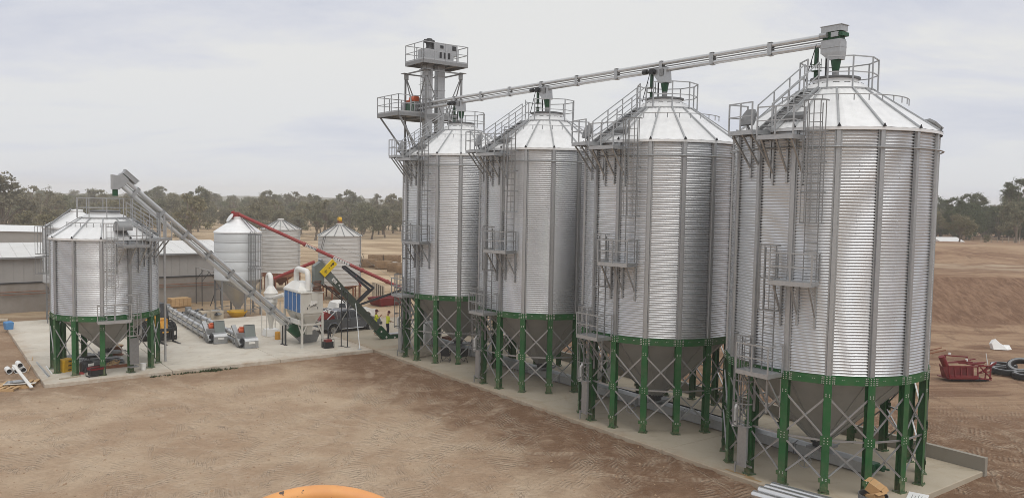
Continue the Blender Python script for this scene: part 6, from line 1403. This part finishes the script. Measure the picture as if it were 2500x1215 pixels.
q = MB(); q.tube([(-.85, .2, 1.55), (-.82, .2, 1.68)], .07, 10); q.tube([(.15, .1, 1.15), (.1, .1, 1.3)], .06, 10); q.tube([(1.5, -.05, .9), (1.58, -.02, 1.05)], .06, 10); q.build('hub_cap', M['white2'], t, 40)
q = MB(); quadplate(q, [(-1.0, -.35, .02), (1.1, -.5, .0), (1.1, .5, .0), (-1.0, .5, .02)], .06); q.build('rubber_mat', M['black'], t)
t = thing('steel_rack', 'thin brown steel frame lying behind the left end of the red implement', 'frame', gnd(2283, 868), .2); MB().bar((-.9, 0, .1), (1.0, .2, .35), .07).bar((-.9, .6, .1), (1.0, .6, .45), .06).bar((-.2, 0, .15), (-.2, .6, .2), .05).build('frame_bar', M['rust'], t)
TY = ['large black tyre lying flat right of the red implement, the back one', 'large black tyre lying flat right of the red implement, with pale sidewall', 'large black tyre leaning on the others at the right edge', 'large black tyre at the right edge, the front one']
def tyre(label, p, rot, r=.78, w=.34):
    t = thing('loose_tyre', label, 'tyre', p, 0, 'old tyres on the earth at right'); t.rotation_euler = rot
    q = MB(); q.lathe([(r*.60, -w*.40), (r*.66, -w*.5), (r*.92, -w*.5), (r, -w*.36), (r, w*.36), (r*.92, w*.5), (r*.66, w*.5), (r*.60, w*.40), (r*.57, 0), (r*.60, -w*.40)], 36); q.build('carcass', M['black'], t, 40)
    q = MB(); q.lathe([(r*.68, w*.505), (r*.88, w*.505), (r*.88, w*.515), (r*.68, w*.515)], 36); q.build('sidewall', M['galvd'], t, 40)
def at(px, py, z): p = gnd(px, py, z); return p
tyre(TY[0], at(2450, 893, .17), (0, 0, 0)); tyre(TY[1], at(2452, 905, .17), (0, .03, 0)); tyre(TY[2], at(2492, 893, .50), (.30, -.35, 0)); tyre(TY[3], at(2506, 917, .17), (0, 0, 0))
t = thing('white_sheet', 'crumpled white plastic sheet on the earth beyond the tyres', 'sheet', gnd(2445, 852), .25); t.scale = (.7, .7, .75)
q = MB(); P_ = [(-1.0, 0, 0), (-.3, -.2, 0), (.6, -.25, -.05), (1.25, -.1, -.05), (1.2, .2, .35), (.7, .25, .25), (.1, .3, .55), (-.55, .3, 1.0), (-1.05, .2, .6)]; q.loft([[Vector(p) for p in P_], [Vector((p[0]*.9, p[1]+.5, p[2]*.85)) for p in P_]]); q.build('sheet_fold', M['white2'], t)
# small buildings and things far away
def hut(label, px, py, L, D, H, m='shedroof', rz=0):
    t = thing('far_shed', label, 'shed', gnd(px, py) if py else px, rz)
    MB().bb((-L/2, -D/2, 0), (L/2, D/2, H)).build('wall', M['shedwall'], t); MB().prism([(-D/2-.3, H), (D/2+.3, H), (0, H+.9)], -L/2-.2, L/2+.2, lambda a, b, x: Vector((x, a, b))).build('roof', M[m], t)
g = dep(38, 552, 130); hut('low open shed with pale roof among the trees at far left', Vector((g.x, g.y, hgt(g.x, g.y))), 0, 12, 5, 4.0, 'roof')
x_ = dep(2306, 575, 170); hut('pale roofed shed beyond the bank right of the nearest silo', Vector((x_.x, x_.y, 2.3)), 0, 6, 4, 1.0, 'shedroof', .3)
# fence in front of the right-hand trees
A_, B_ = Vector(((2395-1250)/F_PX*168, 168, 0)), Vector(((2560-1250)/F_PX*160, 160, 0)); t = thing('paddock_fence', 'thin post and wire fence in front of the dark trees at right', 'fence', A_)
for i in range(13):
    p = lerp(A_, B_, i/12); z = hgt(p.x, p.y); MB().bar((p.x-A_.x, p.y-A_.y, z-.2), (p.x-A_.x, p.y-A_.y, z+1.2), .10).build('post', M['timber2'], t)
    if i < 12:
        p2 = lerp(A_, B_, (i+1)/12); z2 = hgt(p2.x, p2.y)
        for h in (.4, .75, 1.1): MB().bar((p.x-A_.x, p.y-A_.y, z+h), (p2.x-A_.x, p2.y-A_.y, z2+h), .02).build('wire', M['galvd'], t)
# weeds along the slab edge
q = MB(); rw_ = random.Random(4)
for i in range(150):
    if i < 60: u, v, s = 13.9+rw_.gauss(0, .35), 48.25-abs(rw_.gauss(0, .12)), .16
    else: u, v, s = rw_.uniform(10.5, 15.5), 48.3-abs(rw_.gauss(0, .1)), .10
    p = W(u, v, 0); p.z = hgt(p.x, p.y)
    for k in range(4):
        d = Vector((rw_.gauss(0, 1), rw_.gauss(0, 1), 1.3)).normalized()*s*rw_.uniform(.6, 1.6); n = d.cross(Vector((rw_.random(), rw_.random(), 0))).normalized()*.04; q.add([p-n, p+n, p+d], [(0, 1, 2)])
kind(q.build('weeds', M['weed'], None, fixn=False), 'stuff')
# clods and stones lying on the bare earth
q = MB(); rw_ = random.Random(14)
for i in range(1500):
    if i < 1000: px, py = rw_.uniform(0, 1700), rw_.uniform(930, 1240)
    else: px, py = rw_.uniform(2270, 2500), rw_.uniform(780, 1200)
    p = gnd(px, py)
    u = p.x*.8016+p.y*.5978; v = -p.x*.5978+p.y*.8016
    if u > 24.4 and v > 13.4 and u < 33.6 or (v > 48.3 and u > 5.2 and u < 34): continue
    p.z = hgt(p.x, p.y); s = .02+.05*rw_.random()**3
    vs = [p+Vector((s*cos(a)*rw_.uniform(.7, 1.2), s*sin(a)*rw_.uniform(.7, 1.2), 0)) for a in (0, 1.26, 2.5, 3.77, 5.0)]; q.add(vs+[p+Z*s*.7], [(k, (k+1) % 5, 5) for k in range(5)])
kind(q.build('earth_clods', mat('earth_clod', (.33, .225, .145), .95, 0, .3, 2), None, fixn=False), 'stuff')
# chipped orange steel ring close to the camera
c = dep(768, 1585, 2.0)
t = thing('guard_ring', 'chipped orange steel ring close to the camera at the bottom edge', 'guard ring', c); vdir = (Vector((0, 0, CAM_H))-c).normalized(); t.rotation_euler = vdir.to_track_quat('Z', 'Y').to_euler()
q = MB(); q.lathe([(.367, -.02), (.367, .010), (.378, .022), (.396, .024), (.410, .014), (.416, -.01), (.41, -.05), (.367, -.05), (.367, -.02)], 96); q.build('ring_rim', M['capo'], t, 60)
q = MB(); q.lathe([(.004, .009), (.368, .009), (.368, -.03), (.004, -.03)], 64); q.build('ring_plate', M['black'], t, 40)
def chips():
    m = M['capo']; nt = m.node_tree; nd = nt.nodes; ln = nt.links; b = nd['Principled BSDF']; src = b.inputs['Base Color'].links[0].from_socket
    geo = nd.new('ShaderNodeNewGeometry'); n = nd.new('ShaderNodeTexNoise'); n.inputs['Scale'].default_value = 13; n.inputs['Detail'].default_value = 6; n.inputs['Roughness'].default_value = .6; n.inputs['Distortion'].default_value = 2.0; ln.new(geo.outputs['Position'], n.inputs[0])
    r = nd.new('ShaderNodeMapRange'); r.inputs['From Min'].default_value = .615; r.inputs['From Max'].default_value = .645; ln.new(n.outputs[0], r.inputs[0])
    mx = nd.new('ShaderNodeMixRGB'); mx.inputs[2].default_value = (.10, .075, .065, 1); ln.new(r.outputs[0], mx.inputs[0]); ln.new(src, mx.inputs[1]); ln.new(mx.outputs[0], b.inputs['Base Color'])
chips()

# ------------------------------------------------------------------ pale air
hm = bpy.data.materials.new('air'); hm.use_nodes = True; nt = hm.node_tree; nt.nodes.clear()
o_ = nt.nodes.new('ShaderNodeOutputMaterial'); pv = nt.nodes.new('ShaderNodeVolumePrincipled'); pv.inputs['Density'].default_value = .0006; pv.inputs['Color'].default_value = (1, 1, 1, 1)
nt.links.new(pv.outputs[0], o_.inputs['Volume'])
kind(MB().bb((-1750, -1750, -3.5), (1750, 1750, 24.5)).build('haze', hm), 'stuff')
